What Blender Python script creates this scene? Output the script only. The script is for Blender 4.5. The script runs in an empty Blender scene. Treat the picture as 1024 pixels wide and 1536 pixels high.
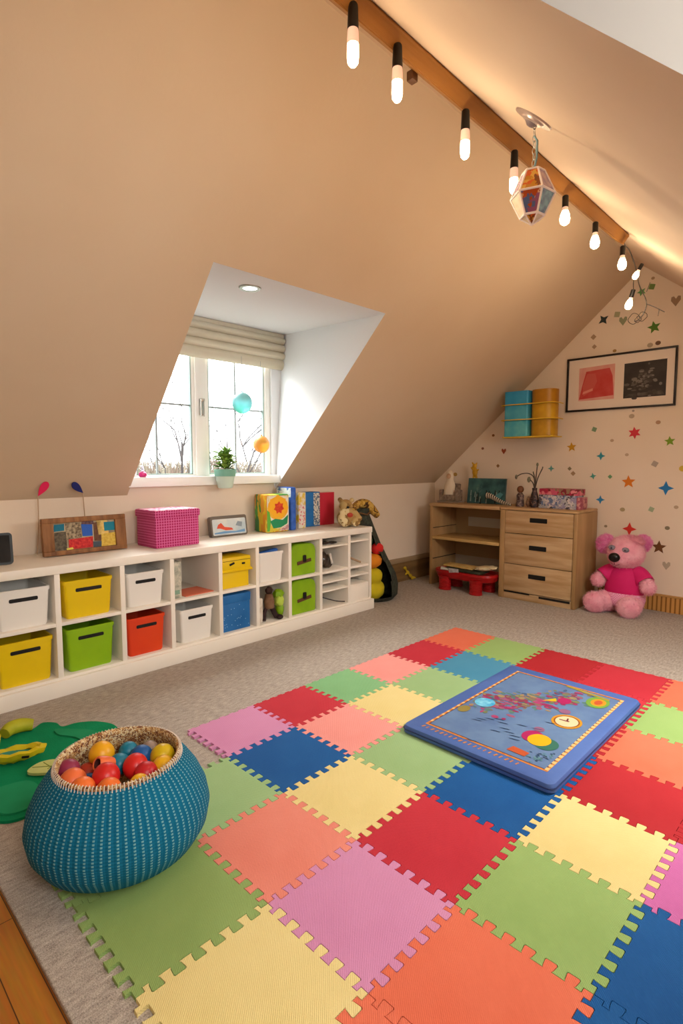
import bpy, bmesh, math, random
from mathutils import Vector, Matrix, Euler, noise
random.seed(7)
PI = math.pi
D = bpy.data
COL = bpy.context.scene.collection

# ------------------------------------------------------------------ materials
def lin(h, a=1.0):
    h = h.lstrip('#')
    c = [int(h[i:i+2], 16)/255 for i in (0, 2, 4)]
    c = [x/12.92 if x <= .04045 else ((x+.055)/1.055)**2.4 for x in c]
    return (c[0], c[1], c[2], a)

_mats = {}
def mat(name, col, rough=.6, col2=None, scale=8, bump=0, bscale=60, metal=0, emit=0, ecol=None,
        trans=0, sheen=0, alpha=1, stretch=(1, 1, 1), tex='noise', spec=.35, detail=4, lo=.35, hi=.65, coat=0, sss=0):
    if name in _mats: return _mats[name]
    m = D.materials.new(name); m.use_nodes = True
    nt = m.node_tree; N = nt.nodes; Lk = nt.links
    b = N['Principled BSDF']
    b.inputs['Base Color'].default_value = lin(col)
    b.inputs['Roughness'].default_value = rough
    b.inputs['Metallic'].default_value = metal
    b.inputs['Specular IOR Level'].default_value = spec
    b.inputs['Transmission Weight'].default_value = trans
    b.inputs['Sheen Weight'].default_value = sheen
    b.inputs['Alpha'].default_value = alpha
    b.inputs['Coat Weight'].default_value = coat
    if sss:
        b.inputs['Subsurface Weight'].default_value = sss
        b.inputs['Subsurface Radius'].default_value = (.03, .02, .02)
    if emit:
        b.inputs['Emission Color'].default_value = lin(ecol or col)
        b.inputs['Emission Strength'].default_value = emit
    tc = N.new('ShaderNodeTexCoord'); mp = N.new('ShaderNodeMapping')
    mp.inputs['Scale'].default_value = stretch
    Lk.new(tc.outputs['Object'], mp.inputs['Vector'])
    if col2:
        if tex == 'noise':
            t = N.new('ShaderNodeTexNoise'); t.inputs['Scale'].default_value = scale; t.inputs['Detail'].default_value = detail
            out = t.outputs['Fac']
        elif tex == 'voronoi':
            t = N.new('ShaderNodeTexVoronoi'); t.inputs['Scale'].default_value = scale
            sp = N.new('ShaderNodeSeparateColor'); Lk.new(t.outputs['Color'], sp.inputs['Color']); out = sp.outputs[0]
        elif tex == 'wave':
            t = N.new('ShaderNodeTexWave'); t.inputs['Scale'].default_value = scale; t.inputs['Distortion'].default_value = 4
            t.inputs['Detail'].default_value = detail; out = t.outputs['Fac']
        elif tex == 'checker':
            t = N.new('ShaderNodeTexChecker'); t.inputs['Scale'].default_value = scale; out = t.outputs['Fac']
        Lk.new(mp.outputs['Vector'], t.inputs['Vector'])
        r = N.new('ShaderNodeValToRGB'); e = r.color_ramp.elements
        e[0].position = lo; e[0].color = lin(col); e[1].position = hi; e[1].color = lin(col2)
        Lk.new(out, r.inputs['Fac']); Lk.new(r.outputs['Color'], b.inputs['Base Color'])
    if bump:
        t2 = N.new('ShaderNodeTexNoise'); t2.inputs['Scale'].default_value = bscale; t2.inputs['Detail'].default_value = 3
        Lk.new(mp.outputs['Vector'], t2.inputs['Vector'])
        bp = N.new('ShaderNodeBump'); bp.inputs['Strength'].default_value = bump; bp.inputs['Distance'].default_value = .01
        Lk.new(t2.outputs['Fac'], bp.inputs['Height']); Lk.new(bp.outputs['Normal'], b.inputs['Normal'])
    _mats[name] = m
    return m

def patch_mat(name, cols, scale=14, rough=.6, stretch=(1, 1, 1), detail=0):
    """irregular painted patches in several colours"""
    if name in _mats: return _mats[name]
    m = mat(name, cols[0], rough); nt = m.node_tree; N = nt.nodes; Lk = nt.links
    tc = N.new('ShaderNodeTexCoord'); mp = N.new('ShaderNodeMapping'); mp.inputs['Scale'].default_value = stretch
    Lk.new(tc.outputs['Object'], mp.inputs['Vector'])
    nz = N.new('ShaderNodeTexNoise'); nz.inputs['Scale'].default_value = scale*.8
    mx = N.new('ShaderNodeMix'); mx.data_type = 'VECTOR'; mx.inputs['Factor'].default_value = .12
    Lk.new(mp.outputs['Vector'], nz.inputs['Vector']); Lk.new(mp.outputs['Vector'], mx.inputs[4]); Lk.new(nz.outputs['Color'], mx.inputs[5])
    v = N.new('ShaderNodeTexVoronoi'); v.inputs['Scale'].default_value = scale
    Lk.new(mx.outputs[1], v.inputs['Vector'])
    sp = N.new('ShaderNodeSeparateColor'); Lk.new(v.outputs['Color'], sp.inputs['Color'])
    r = N.new('ShaderNodeValToRGB'); r.color_ramp.interpolation = 'CONSTANT'
    e = r.color_ramp.elements
    while len(e) < len(cols): e.new(.5)
    for i, c in enumerate(cols):
        e[i].position = i/len(cols); e[i].color = lin(c)
    Lk.new(sp.outputs[0], r.inputs['Fac']); Lk.new(r.outputs['Color'], N['Principled BSDF'].inputs['Base Color'])
    return m

def stripes_mat(name, c1, c2, freq, axis=0, rough=.6, duty=.5):
    if name in _mats: return _mats[name]
    m = mat(name, c1, rough); nt = m.node_tree; N = nt.nodes; Lk = nt.links
    tc = N.new('ShaderNodeTexCoord'); sx = N.new('ShaderNodeSeparateXYZ'); Lk.new(tc.outputs['Object'], sx.inputs[0])
    a = N.new('ShaderNodeMath'); a.operation = 'MULTIPLY'; a.inputs[1].default_value = freq; Lk.new(sx.outputs[axis], a.inputs[0])
    f = N.new('ShaderNodeMath'); f.operation = 'FRACT'; Lk.new(a.outputs[0], f.inputs[0])
    g = N.new('ShaderNodeMath'); g.operation = 'GREATER_THAN'; g.inputs[1].default_value = duty; Lk.new(f.outputs[0], g.inputs[0])
    mx = N.new('ShaderNodeMix'); mx.data_type = 'RGBA'; mx.inputs[6].default_value = lin(c1); mx.inputs[7].default_value = lin(c2)
    Lk.new(g.outputs[0], mx.inputs['Factor']); Lk.new(mx.outputs[2], N['Principled BSDF'].inputs['Base Color'])
    return m

def knit_mat(name, base, base2, dash, nu=84, nv=44):
    """vertical rows of pale dashes; uses the mesh's UV (u around, v up)"""
    m = mat(name, base, .9, spec=.15); nt = m.node_tree; N = nt.nodes; Lk = nt.links
    tc = N.new('ShaderNodeTexCoord'); sx = N.new('ShaderNodeSeparateXYZ'); Lk.new(tc.outputs['UV'], sx.inputs[0])
    def math_(op, a, b=None):
        n = N.new('ShaderNodeMath'); n.operation = op
        for i, v in enumerate((a, b)):
            if v is None: continue
            if isinstance(v, (int, float)): n.inputs[i].default_value = v
            else: Lk.new(v, n.inputs[i])
        return n.outputs[0]
    u = math_('FRACT', math_('MULTIPLY', sx.outputs[0], nu)); v = math_('FRACT', math_('MULTIPLY', sx.outputs[1], nv))
    du = math_('LESS_THAN', math_('ABSOLUTE', math_('SUBTRACT', u, .5)), .15)
    dv = math_('LESS_THAN', math_('ABSOLUTE', math_('SUBTRACT', v, .5)), .27)
    d = math_('MULTIPLY', du, dv)
    nz = N.new('ShaderNodeTexNoise'); nz.inputs['Scale'].default_value = 9; Lk.new(tc.outputs['Object'], nz.inputs['Vector'])
    m1 = N.new('ShaderNodeMix'); m1.data_type = 'RGBA'; m1.inputs[6].default_value = lin(base); m1.inputs[7].default_value = lin(base2)
    Lk.new(nz.outputs['Fac'], m1.inputs['Factor'])
    m2 = N.new('ShaderNodeMix'); m2.data_type = 'RGBA'; m2.inputs[7].default_value = lin(dash)
    Lk.new(m1.outputs[2], m2.inputs[6]); Lk.new(math_('MULTIPLY', d, .72), m2.inputs['Factor'])
    Lk.new(m2.outputs[2], N['Principled BSDF'].inputs['Base Color'])
    hu = math_('ABSOLUTE', math_('SUBTRACT', u, .5)); hh = math_('MULTIPLY', math_('SUBTRACT', .5, hu), 1.0)
    h2 = math_('ADD', hh, math_('MULTIPLY', math_('ABSOLUTE', math_('SUBTRACT', v, .5)), -.4))
    bp = N.new('ShaderNodeBump'); bp.inputs['Strength'].default_value = .7; bp.inputs['Distance'].default_value = .006
    Lk.new(h2, bp.inputs['Height']); Lk.new(bp.outputs['Normal'], N['Principled BSDF'].inputs['Normal'])
    return m

# ------------------------------------------------------------------ mesh builder
def frame_z(d):
    d = Vector(d).normalized()
    up = Vector((0, 0, 1)) if abs(d.z) < .99 else Vector((1, 0, 0))
    x = up.cross(d).normalized(); y = d.cross(x)
    return Matrix((x, y, d)).transposed()

class MB:
    def __init__(s):
        s.bm = bmesh.new(); s.mats = []
    def mi(s, m):
        if m not in s.mats: s.mats.append(m)
        return s.mats.index(m)
    def face(s, pts, m):
        vs = [s.bm.verts.new(p) for p in pts]
        f = s.bm.faces.new(vs); f.material_index = s.mi(m); return f
    def box(s, c, size, m, rot=None, bev=0, seg=2):
        t = bmesh.new(); bmesh.ops.create_cube(t, size=1)
        for v in t.verts: v.co = Vector((v.co.x*size[0], v.co.y*size[1], v.co.z*size[2]))
        if bev:
            bmesh.ops.bevel(t, geom=t.edges[:], offset=bev, segments=seg, profile=.5, affect='EDGES')
        s._merge(t, m, Matrix.Translation(Vector(c)) @ (Euler(rot).to_matrix().to_4x4() if rot else Matrix()))
    def bx(s, x0, x1, y0, y1, z0, z1, m, bev=0):
        s.box(((x0+x1)/2, (y0+y1)/2, (z0+z1)/2), (abs(x1-x0), abs(y1-y0), abs(z1-z0)), m, bev=bev)
    def _merge(s, t, m, M):
        i = s.mi(m); mp = {}
        for v in t.verts: mp[v] = s.bm.verts.new(M @ v.co)
        for f in t.faces:
            try:
                g = s.bm.faces.new([mp[v] for v in f.verts]); g.material_index = i
            except ValueError: pass
        t.free()
    def prism(s, poly, h, m, M=None, cap_mat=None):
        M = M or Matrix()
        a = [s.bm.verts.new(M @ Vector((p[0], p[1], 0))) for p in poly]
        b = [s.bm.verts.new(M @ Vector((p[0], p[1], h))) for p in poly]
        i = s.mi(m); n = len(poly)
        fs = [s.bm.faces.new(b), s.bm.faces.new(a[::-1])]
        for k in range(n): fs.append(s.bm.faces.new((a[k], a[(k+1) % n], b[(k+1) % n], b[k])))
        for f in fs: f.material_index = i
        if cap_mat: fs[0].material_index = s.mi(cap_mat)
    def poly(s, poly, m, M=None, z=0):
        M = M or Matrix()
        f = s.bm.faces.new([s.bm.verts.new(M @ Vector((p[0], p[1], z))) for p in poly]); f.material_index = s.mi(m)
    def tube(s, pts, r, m, n=10, cap=True):
        pts = [Vector(p) for p in pts]; i = s.mi(m); rings = []
        K = len(pts)
        for k, p in enumerate(pts):
            d = pts[min(k+1, K-1)]-pts[max(k-1, 0)]
            F = frame_z(d) if k == 0 else F
            if k > 0:
                z = d.normalized(); x = (F.col[0]-z*F.col[0].dot(z))
                x = x.normalized() if x.length > 1e-6 else frame_z(d).col[0]
                F = Matrix((x, z.cross(x), z)).transposed()
            rr = r[k] if isinstance(r, (list, tuple)) else r
            rings.append([s.bm.verts.new(p + F @ Vector((rr*math.cos(2*PI*j/n), rr*math.sin(2*PI*j/n), 0))) for j in range(n)])
        for k in range(K-1):
            for j in range(n):
                f = s.bm.faces.new((rings[k][j], rings[k][(j+1) % n], rings[k+1][(j+1) % n], rings[k+1][j])); f.material_index = i
        if cap:
            for rg in (rings[0][::-1], rings[-1]):
                f = s.bm.faces.new(rg); f.material_index = i
    def lathe(s, prof, m, n=32, c=(0, 0, 0), M=None, sx=1, sy=1, uv=False):
        M = M or Matrix.Translation(Vector(c)); i = s.mi(m); rings = []
        L = [0]
        for k in range(1, len(prof)): L.append(L[-1]+math.hypot(prof[k][0]-prof[k-1][0], prof[k][1]-prof[k-1][1]))
        uvl = s.bm.loops.layers.uv.verify() if uv else None
        for r, z in prof:
            if r < 1e-6: rings.append([s.bm.verts.new(M @ Vector((0, 0, z)))])
            else: rings.append([s.bm.verts.new(M @ Vector((sx*r*math.cos(2*PI*j/n), sy*r*math.sin(2*PI*j/n), z))) for j in range(n)])
        for k in range(len(prof)-1):
            a, b = rings[k], rings[k+1]
            for j in range(n):
                j2 = (j+1) % n
                if len(a) == 1 and len(b) == 1: continue
                if len(a) == 1: vs = (a[0], b[j2], b[j])
                elif len(b) == 1: vs = (a[j], a[j2], b[0])
                else: vs = (a[j], a[j2], b[j2], b[j])
                f = s.bm.faces.new(vs); f.material_index = i
                if uv and len(vs) == 4:
                    for lp, (u, v) in zip(f.loops, ((j/n, L[k]/L[-1]), ((j+1)/n, L[k]/L[-1]), ((j+1)/n, L[k+1]/L[-1]), (j/n, L[k+1]/L[-1]))):
                        lp[uvl].uv = (u, v)
    def ell(s, c, r, m, rot=None, n=20, warp=0, seed=0):
        if isinstance(r, (int, float)): r = (r, r, r)
        t = bmesh.new(); bmesh.ops.create_uvsphere(t, u_segments=n, v_segments=max(6, n//2), radius=1)
        for v in t.verts:
            k = 1 + (warp*noise.noise(v.co*2.2+Vector((seed*7.1, seed*3.3, 0))) if warp else 0)
            v.co = Vector((v.co.x*r[0]*k, v.co.y*r[1]*k, v.co.z*r[2]*k))
        s._merge(t, m, Matrix.Translation(Vector(c)) @ (Euler(rot).to_matrix().to_4x4() if rot else Matrix()))
    def build(s, name, parent=None, smooth=35, loc=None, rot=None):
        bmesh.ops.recalc_face_normals(s.bm, faces=s.bm.faces[:])
        me = D.meshes.new(name); s.bm.to_mesh(me); s.bm.free()
        for m in s.mats: me.materials.append(m)
        if smooth:
            for p in me.polygons: p.use_smooth = True
            me.set_sharp_from_angle(angle=math.radians(smooth))
        o = D.objects.new(name, me); COL.objects.link(o)
        if parent: o.parent = parent
        if loc: o.location = loc
        if rot: o.rotation_euler = rot
        return o

def tag(o, label, cat, group=None, kind=None):
    o['label'] = label; o['category'] = cat
    if group: o['group'] = group
    if kind: o['kind'] = kind
    return o
def thing(name, label, cat, loc=(0, 0, 0), rotz=0, group=None, rot=None):
    o = D.objects.new(name, None); COL.objects.link(o); o.empty_display_size = .05
    o.location = loc; o.rotation_euler = rot or (0, 0, rotz)
    return tag(o, label, cat, group)
def struct(o): o['kind'] = 'structure'; return o
def part(mb, name, parent, label=None, **k):
    o = mb.build(name, parent, **k)
    if label: o['label'] = label
    return o
def one(fn, *a, **k):
    b = MB(); getattr(b, fn)(*a, **k); return b
def rrect(w, h, r, n=5):
    out = []
    for cx, cy, a0 in ((w/2-r, h/2-r, 0), (-w/2+r, h/2-r, 90), (-w/2+r, -h/2+r, 180), (w/2-r, -h/2+r, 270)):
        for k in range(n+1):
            a = math.radians(a0+90*k/n); out.append((cx+r*math.cos(a), cy+r*math.sin(a)))
    return out
def circ(x, y, rx, ry=None, n=24, a0=0):
    ry = ry or rx
    return [(x+rx*math.cos(a0+2*PI*k/n), y+ry*math.sin(a0+2*PI*k/n)) for k in range(n)]
def star(x, y, R, r, n, a0=PI/2):
    return [(x+(R if k % 2 == 0 else r)*math.cos(a0+PI*k/n), y+(R if k % 2 == 0 else r)*math.sin(a0+PI*k/n)) for k in range(2*n)]

# common materials
M_wall = mat('cream_wall_paint', '#e6d3bd', .85, '#e9d8c4', 1.5, bump=.05, bscale=120)
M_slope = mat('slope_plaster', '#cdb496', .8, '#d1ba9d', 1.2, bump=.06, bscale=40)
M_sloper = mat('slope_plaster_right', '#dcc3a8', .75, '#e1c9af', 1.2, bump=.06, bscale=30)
M_white = mat('white_plaster', '#edeef0', .8, bump=.03, bscale=80)
M_lacq = mat('cream_white_lacquer', '#efe6d8', .45, '#f2eade', 3)
M_frame = mat('white_window_paint', '#f3f1ec', .4)
M_black = mat('black_plastic', '#17140f', .4)
M_dark = mat('dark_slot', '#0d0a08', .6)
M_wire = mat('dark_wire', '#2a2018', .5)

# ------------------------------------------------------------------ room shell
XW, YF, YN, XR = -4.03, 5.81, -1.3, .527
XRG, ZRG = -1.712, 3.2512
KZ = 1.165
def sl(x): return KZ + .9*(x-XW)
def sr(x): return ZRG-.8*(x-XRG) if x < -.77 else 2.4974-1.0*(x+.77)

# carpet with a grey-brown speckle
def carpet_mat():
    m = mat('taupe_carpet', '#8d8177', .95); nt = m.node_tree; N = nt.nodes; Lk = nt.links
    tc = N.new('ShaderNodeTexCoord')
    a = N.new('ShaderNodeTexNoise'); a.inputs['Scale'].default_value = 260; a.inputs['Detail'].default_value = 2
    b = N.new('ShaderNodeTexNoise'); b.inputs['Scale'].default_value = 2.0
    w = N.new('ShaderNodeTexNoise'); w.inputs['Scale'].default_value = 90
    mp = N.new('ShaderNodeMapping'); mp.inputs['Scale'].default_value = (1, .25, 1)
    for t in (a, b): Lk.new(tc.outputs['Object'], t.inputs['Vector'])
    Lk.new(tc.outputs['Object'], mp.inputs['Vector']); Lk.new(mp.outputs['Vector'], w.inputs['Vector'])
    r = N.new('ShaderNodeValToRGB'); e = r.color_ramp.elements
    e[0].position = .32; e[0].color = lin('#7c7168'); e[1].position = .68; e[1].color = lin('#c9bcae')
    mx = N.new('ShaderNodeMath'); mx.operation = 'ADD'
    s1 = N.new('ShaderNodeMath'); s1.operation = 'MULTIPLY'; s1.inputs[1].default_value = .6; Lk.new(a.outputs['Fac'], s1.inputs[0])
    s2 = N.new('ShaderNodeMath'); s2.operation = 'MULTIPLY'; s2.inputs[1].default_value = .4; Lk.new(w.outputs['Fac'], s2.inputs[0])
    Lk.new(s1.outputs[0], mx.inputs[0]); Lk.new(s2.outputs[0], mx.inputs[1]); Lk.new(mx.outputs[0], r.inputs['Fac'])
    Lk.new(r.outputs['Color'], N['Principled BSDF'].inputs['Base Color'])
    bp = N.new('ShaderNodeBump'); bp.inputs['Strength'].default_value = .6; bp.inputs['Distance'].default_value = .006
    Lk.new(mx.outputs[0], bp.inputs['Height']); Lk.new(bp.outputs['Normal'], N['Principled BSDF'].inputs['Normal'])
    return m
M_carpet = carpet_mat()
b = MB(); b.bx(XW, XR, .43, YF, -.03, 0, M_carpet, bev=.004); struct(b.build('floor', smooth=0))

def wood_floor():
    m = mat('orange_oak_boards', '#b06a20', .35, coat=.2); nt = m.node_tree; N = nt.nodes; Lk = nt.links
    tc = N.new('ShaderNodeTexCoord'); br = N.new('ShaderNodeTexBrick')
    br.inputs['Scale'].default_value = 1; br.inputs['Brick Width'].default_value = .55; br.inputs['Row Height'].default_value = .085
    br.inputs['Mortar Size'].default_value = .0015; br.inputs['Color1'].default_value = lin('#c07a28'); br.inputs['Color2'].default_value = lin('#8f5216')
    br.inputs['Mortar'].default_value = lin('#4a2808'); br.offset = .37
    Lk.new(tc.outputs['Object'], br.inputs['Vector'])
    mp = N.new('ShaderNodeMapping'); mp.inputs['Scale'].default_value = (2, 30, 1); Lk.new(tc.outputs['Object'], mp.inputs['Vector'])
    nz = N.new('ShaderNodeTexNoise'); nz.inputs['Scale'].default_value = 3; Lk.new(mp.outputs['Vector'], nz.inputs['Vector'])
    mx = N.new('ShaderNodeMix'); mx.data_type = 'RGBA'; mx.blend_type = 'MULTIPLY'; mx.inputs['Factor'].default_value = .5
    Lk.new(br.outputs['Color'], mx.inputs[6]); Lk.new(nz.outputs['Color'], mx.inputs[7])
    Lk.new(mx.outputs[2], N['Principled BSDF'].inputs['Base Color']); return m
b = MB(); b.bx(XW, XR, YN, .435, -.06, -.014, wood_floor()); struct(b.build('floor', smooth=0))

# left slope with the dormer opening
A = (-2.588, 1.677); B = (-2.585, 3.088); Cc = (XW, 3.235); Dd = (XW, 1.82)
P = lambda x, y: (x, y, sl(x))
b = MB()
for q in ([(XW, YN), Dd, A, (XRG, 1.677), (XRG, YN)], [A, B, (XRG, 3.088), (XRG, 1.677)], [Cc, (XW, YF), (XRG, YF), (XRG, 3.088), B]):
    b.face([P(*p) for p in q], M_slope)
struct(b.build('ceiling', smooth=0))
# right slope: two pitches meeting in a soft crease, dormer opening towards the front
DX0, DY0, DY1 = -.60, -.25, .97
b = MB()
Q = lambda x, y: (x, y, sr(x))
prof = [XRG, -1.2, -.9, -.82]
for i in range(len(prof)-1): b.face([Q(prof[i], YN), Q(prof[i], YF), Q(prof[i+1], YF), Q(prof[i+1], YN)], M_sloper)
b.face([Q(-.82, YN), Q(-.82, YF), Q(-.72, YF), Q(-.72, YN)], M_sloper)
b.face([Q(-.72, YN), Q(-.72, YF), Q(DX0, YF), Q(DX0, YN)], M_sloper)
RX0, RX1, RY0, RY1 = -.22, .30, 2.7, 3.7  # hole in the slope for the added rooflight
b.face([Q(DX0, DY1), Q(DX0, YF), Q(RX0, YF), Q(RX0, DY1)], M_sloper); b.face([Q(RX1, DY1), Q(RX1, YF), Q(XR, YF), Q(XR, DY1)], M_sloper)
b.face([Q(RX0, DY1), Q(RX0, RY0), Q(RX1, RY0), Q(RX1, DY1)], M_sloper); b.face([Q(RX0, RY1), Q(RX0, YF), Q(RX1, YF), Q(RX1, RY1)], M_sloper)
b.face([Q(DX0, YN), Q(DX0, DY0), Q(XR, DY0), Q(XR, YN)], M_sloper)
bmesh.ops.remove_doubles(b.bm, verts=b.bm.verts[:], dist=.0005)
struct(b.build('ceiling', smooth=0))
# walls
b = MB()
b.face([(XW, YN, -.06), (XW, YF, -.06), (XW, YF, KZ), (XW, YN, KZ)], M_wall)
R_ = (XW, 3.34, 2.584); L_ = (XW, 1.62, 2.584)
wy0, wy1, wz0, wz1 = 1.86, 3.20, 1.27, 2.50
b.face([(XW, 1.82, KZ), (XW, 3.235, KZ), (XW, wy1, wz0), (XW, wy0, wz0)], M_wall)
b.face([(XW, 1.82, KZ), (XW, wy0, wz0), (XW, wy0, wz1), L_], M_white)
b.face([(XW, 3.235, KZ), R_, (XW, wy1, wz1), (XW, wy1, wz0)], M_white)
b.face([L_, (XW, wy0, wz1), (XW, wy1, wz1), R_], M_white)
# reveal through the wall
XO = XW-.14
for q in ([(wy0, wz0), (wy1, wz0)], [(wy1, wz0), (wy1, wz1)], [(wy1, wz1), (wy0, wz1)], [(wy0, wz1), (wy0, wz0)]):
    b.face([(XW, *q[0]), (XW, *q[1]), (XO, *q[1]), (XO, *q[0])], M_white)
struct(b.build('wall_left', smooth=0))
b = MB()
b.face([(*A, sl(A[0])), (*B, sl(B[0])), R_, L_], M_white)
struct(b.build('ceiling', smooth=0))
b = MB(); b.face([(*B, sl(B[0])), R_, (XW, 3.235, KZ)], M_white); struct(b.build('wall_dormer_right', smooth=0))
b = MB(); b.face([(*A, sl(A[0])), L_, (XW, 1.82, KZ)], M_white); struct(b.build('wall_dormer_left', smooth=0))
b = MB()
b.face([(XW-.03, YF, -.03), (XR+.03, YF, -.03), (XR+.03, YF, sr(XR)+.03), (-.77, YF, sr(-.77)+.03), (XRG, YF, ZRG+.04), (XW-.03, YF, KZ+.03)], M_wall)
struct(b.build('wall_back', smooth=0))
b = MB()
b.face([(XW-.03, YN, -.06), (XR+.03, YN, -.06), (XR+.03, YN, sr(XR)+.03), (-.77, YN, sr(-.77)+.03), (XRG, YN, ZRG+.04), (XW-.03, YN, KZ+.03)], M_wall)
struct(b.build('wall_front', smooth=0))
# right wall with the second dormer and an opening for its added window
b = MB(); zt = sr(DX0)
b.face([(XR, YN, -.06), (XR, YF, -.06), (XR, YF, sr(XR)), (XR, YN, sr(XR))], M_wall)
ry0, ry1, rz0, rz1 = -.17, .89, 1.28, 2.27
b.face([(XR, DY0, 1.2), (XR, DY1, 1.2), (XR, ry1, rz0), (XR, ry0, rz0)], M_white)
b.face([(XR, DY0, zt), (XR, DY1, zt), (XR, ry1, rz1), (XR, ry0, rz1)], M_white)
b.face([(XR, DY0, 1.2), (XR, ry0, rz0), (XR, ry0, rz1), (XR, DY0, zt)], M_white)
b.face([(XR, DY1, 1.2), (XR, DY1, zt), (XR, ry1, rz1), (XR, ry1, rz0)], M_white)
struct(b.build('wall_right', smooth=0))
M_grey = mat('shaded_white_plaster', '#aaa29a', .85)  # white plaster darkened in its colour against overbright window light
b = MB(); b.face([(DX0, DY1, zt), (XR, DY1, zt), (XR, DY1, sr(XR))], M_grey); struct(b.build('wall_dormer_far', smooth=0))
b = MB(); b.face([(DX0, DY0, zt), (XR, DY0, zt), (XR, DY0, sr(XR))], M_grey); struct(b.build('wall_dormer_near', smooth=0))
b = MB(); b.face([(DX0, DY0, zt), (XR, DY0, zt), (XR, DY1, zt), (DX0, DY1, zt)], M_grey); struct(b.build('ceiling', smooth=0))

# baseboards
M_base = mat('brown_wood_skirting', '#6d5233', .5, '#8a6a42', 6, stretch=(1, .15, 2))
M_base2 = mat('pale_wood_moulding', '#a58c6c', .5)
b = MB(); b.bx(XW, XW+.018, 3.98, YF, 0, .23, M_base); b.bx(XW, XW+.028, 3.98, YF, .23, .285, M_base2, bev=.006)
struct(b.build('baseboard_left'))
M_slat = stripes_mat('slatted_skirting', '#8a5a24', '#c9924c', 26, 0, .5, .35)
b = MB(); b.bx(-2.0, XR, YF-.016, YF, 0, .145, M_slat); b.bx(-2.0, XR, YF-.024, YF, .145, .165, mat('oak_strip', '#b98b4e', .5), bev=.004)
struct(b.build('baseboard_back'))

# ------------------------------------------------------------------ windows
def glass_mat():
    m = D.materials.new('window_glass'); m.use_nodes = True; nt = m.node_tree; N = nt.nodes; Lk = nt.links
    N.remove(N['Principled BSDF']); t = N.new('ShaderNodeBsdfTransparent'); g = N.new('ShaderNodeBsdfGlossy'); g.inputs['Roughness'].default_value = .02
    t.inputs['Color'].default_value = (.97, .985, .98, 1)
    x = N.new('ShaderNodeMixShader'); x.inputs[0].default_value = .05
    Lk.new(t.outputs[0], x.inputs[1]); Lk.new(g.outputs[0], x.inputs[2]); Lk.new(x.outputs[0], N['Material Output'].inputs['Surface']); return m
M_glass = glass_mat()
M_seal = mat('grey_green_seal', '#8fa39c', .5); M_lead = mat('grey_glazing_bar', '#8d9292', .5)
M_chrome = mat('brushed_metal', '#b5b2ab', .3, metal=.9)
w = D.objects.new('window_1', None); COL.objects.link(w); struct(w)
xf0, xf1 = XW-.085, XW-.02
b = MB()
b.bx(xf0, xf1, wy0, wy0+.05, wz0, wz1, M_frame, .006); b.bx(xf0, xf1, wy1-.055, wy1, wz0, wz1, M_frame, .006)
b.bx(xf0, xf1, wy0, wy1, wz0, wz0+.035, M_frame, .006); b.bx(xf0, xf1, wy0, wy1, wz1-.05, wz1, M_frame, .006)
b.bx(xf0, xf1+.004, 2.425, 2.525, wz0, wz1, M_frame, .006)
part(b, 'window_frame', w)
for y0, y1, mid in ((1.905, 2.405, 2.09), (2.545, 3.145, 2.83)):
    b = MB()
    t = .022
    b.bx(xf0+.01, xf1-.008, y0-t, y0+.008, wz0+.03, wz1-.04, M_frame, .004); b.bx(xf0+.01, xf1-.008, y1-.008, y1+t, wz0+.03, wz1-.04, M_frame, .004)
    b.bx(xf0+.01, xf1-.008, y0, y1, wz0+.03, wz0+.045, M_frame, .004); b.bx(xf0+.01, xf1-.008, y0, y1, wz1-.06, wz1-.04, M_frame, .004)
    for yy in (y0+.011, y1-.011): b.bx(xf0+.02, xf1-.012, yy-.006, yy+.006, wz0+.045, wz1-.06, M_seal)
    b.bx(xf0+.02, xf1-.012, y0, y1, wz0+.045, wz0+.052, M_seal)
    s = part(b, 'sash', w)
    part(one('bx', xf0+.035, xf0+.039, y0, y1, wz0+.04, wz1-.05, M_glass), 'pane', s, smooth=0)
    b = MB(); b.bx(xf0+.028, xf0+.046, mid-.006, mid+.006, wz0+.04, wz1-.05, M_lead); b.bx(xf0+.028, xf0+.046, y0, y1, 1.87, 1.882, M_lead)
    part(b, 'glazing_bar', s)
b = MB(); b.bx(xf1, xf1+.012, 2.455, 2.495, 1.80, 1.93, M_chrome, .005)
b.tube([(xf1+.03, 2.462, 1.92), (xf1+.03, 2.462, 1.79)], .007, M_chrome); b.tube([(xf1+.03, 2.488, 1.92), (xf1+.03, 2.488, 1.79)], .007, M_chrome)
b.bx(xf1+.005, xf1+.037, 2.454, 2.496, 1.912, 1.935, M_chrome, .004)
part(b, 'window_handle', w)
part(one('bx', XW-.03, XW+.08, 1.80, 3.245, 1.225, 1.30, M_frame, .008), 'window_sill', w)
w2 = D.objects.new('window_added_2', None); COL.objects.link(w2); struct(w2)  # unseen window, added to light the room from the right
b = MB()
for y0, y1 in ((ry0, ry0+.05), (.335, .385), (ry1-.05, ry1)): b.bx(XR-.01, XR+.05, y0, y1, rz0, rz1, M_frame, .005)
for z0, z1 in ((rz0, rz0+.05), (rz1-.05, rz1)): b.bx(XR-.01, XR+.05, ry0, ry1, z0, z1, M_frame, .005)
part(b, 'window_frame', w2); part(one('bx', XR+.02, XR+.024, ry0, ry1, rz0, rz1, M_glass), 'pane', w2, smooth=0)

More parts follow.
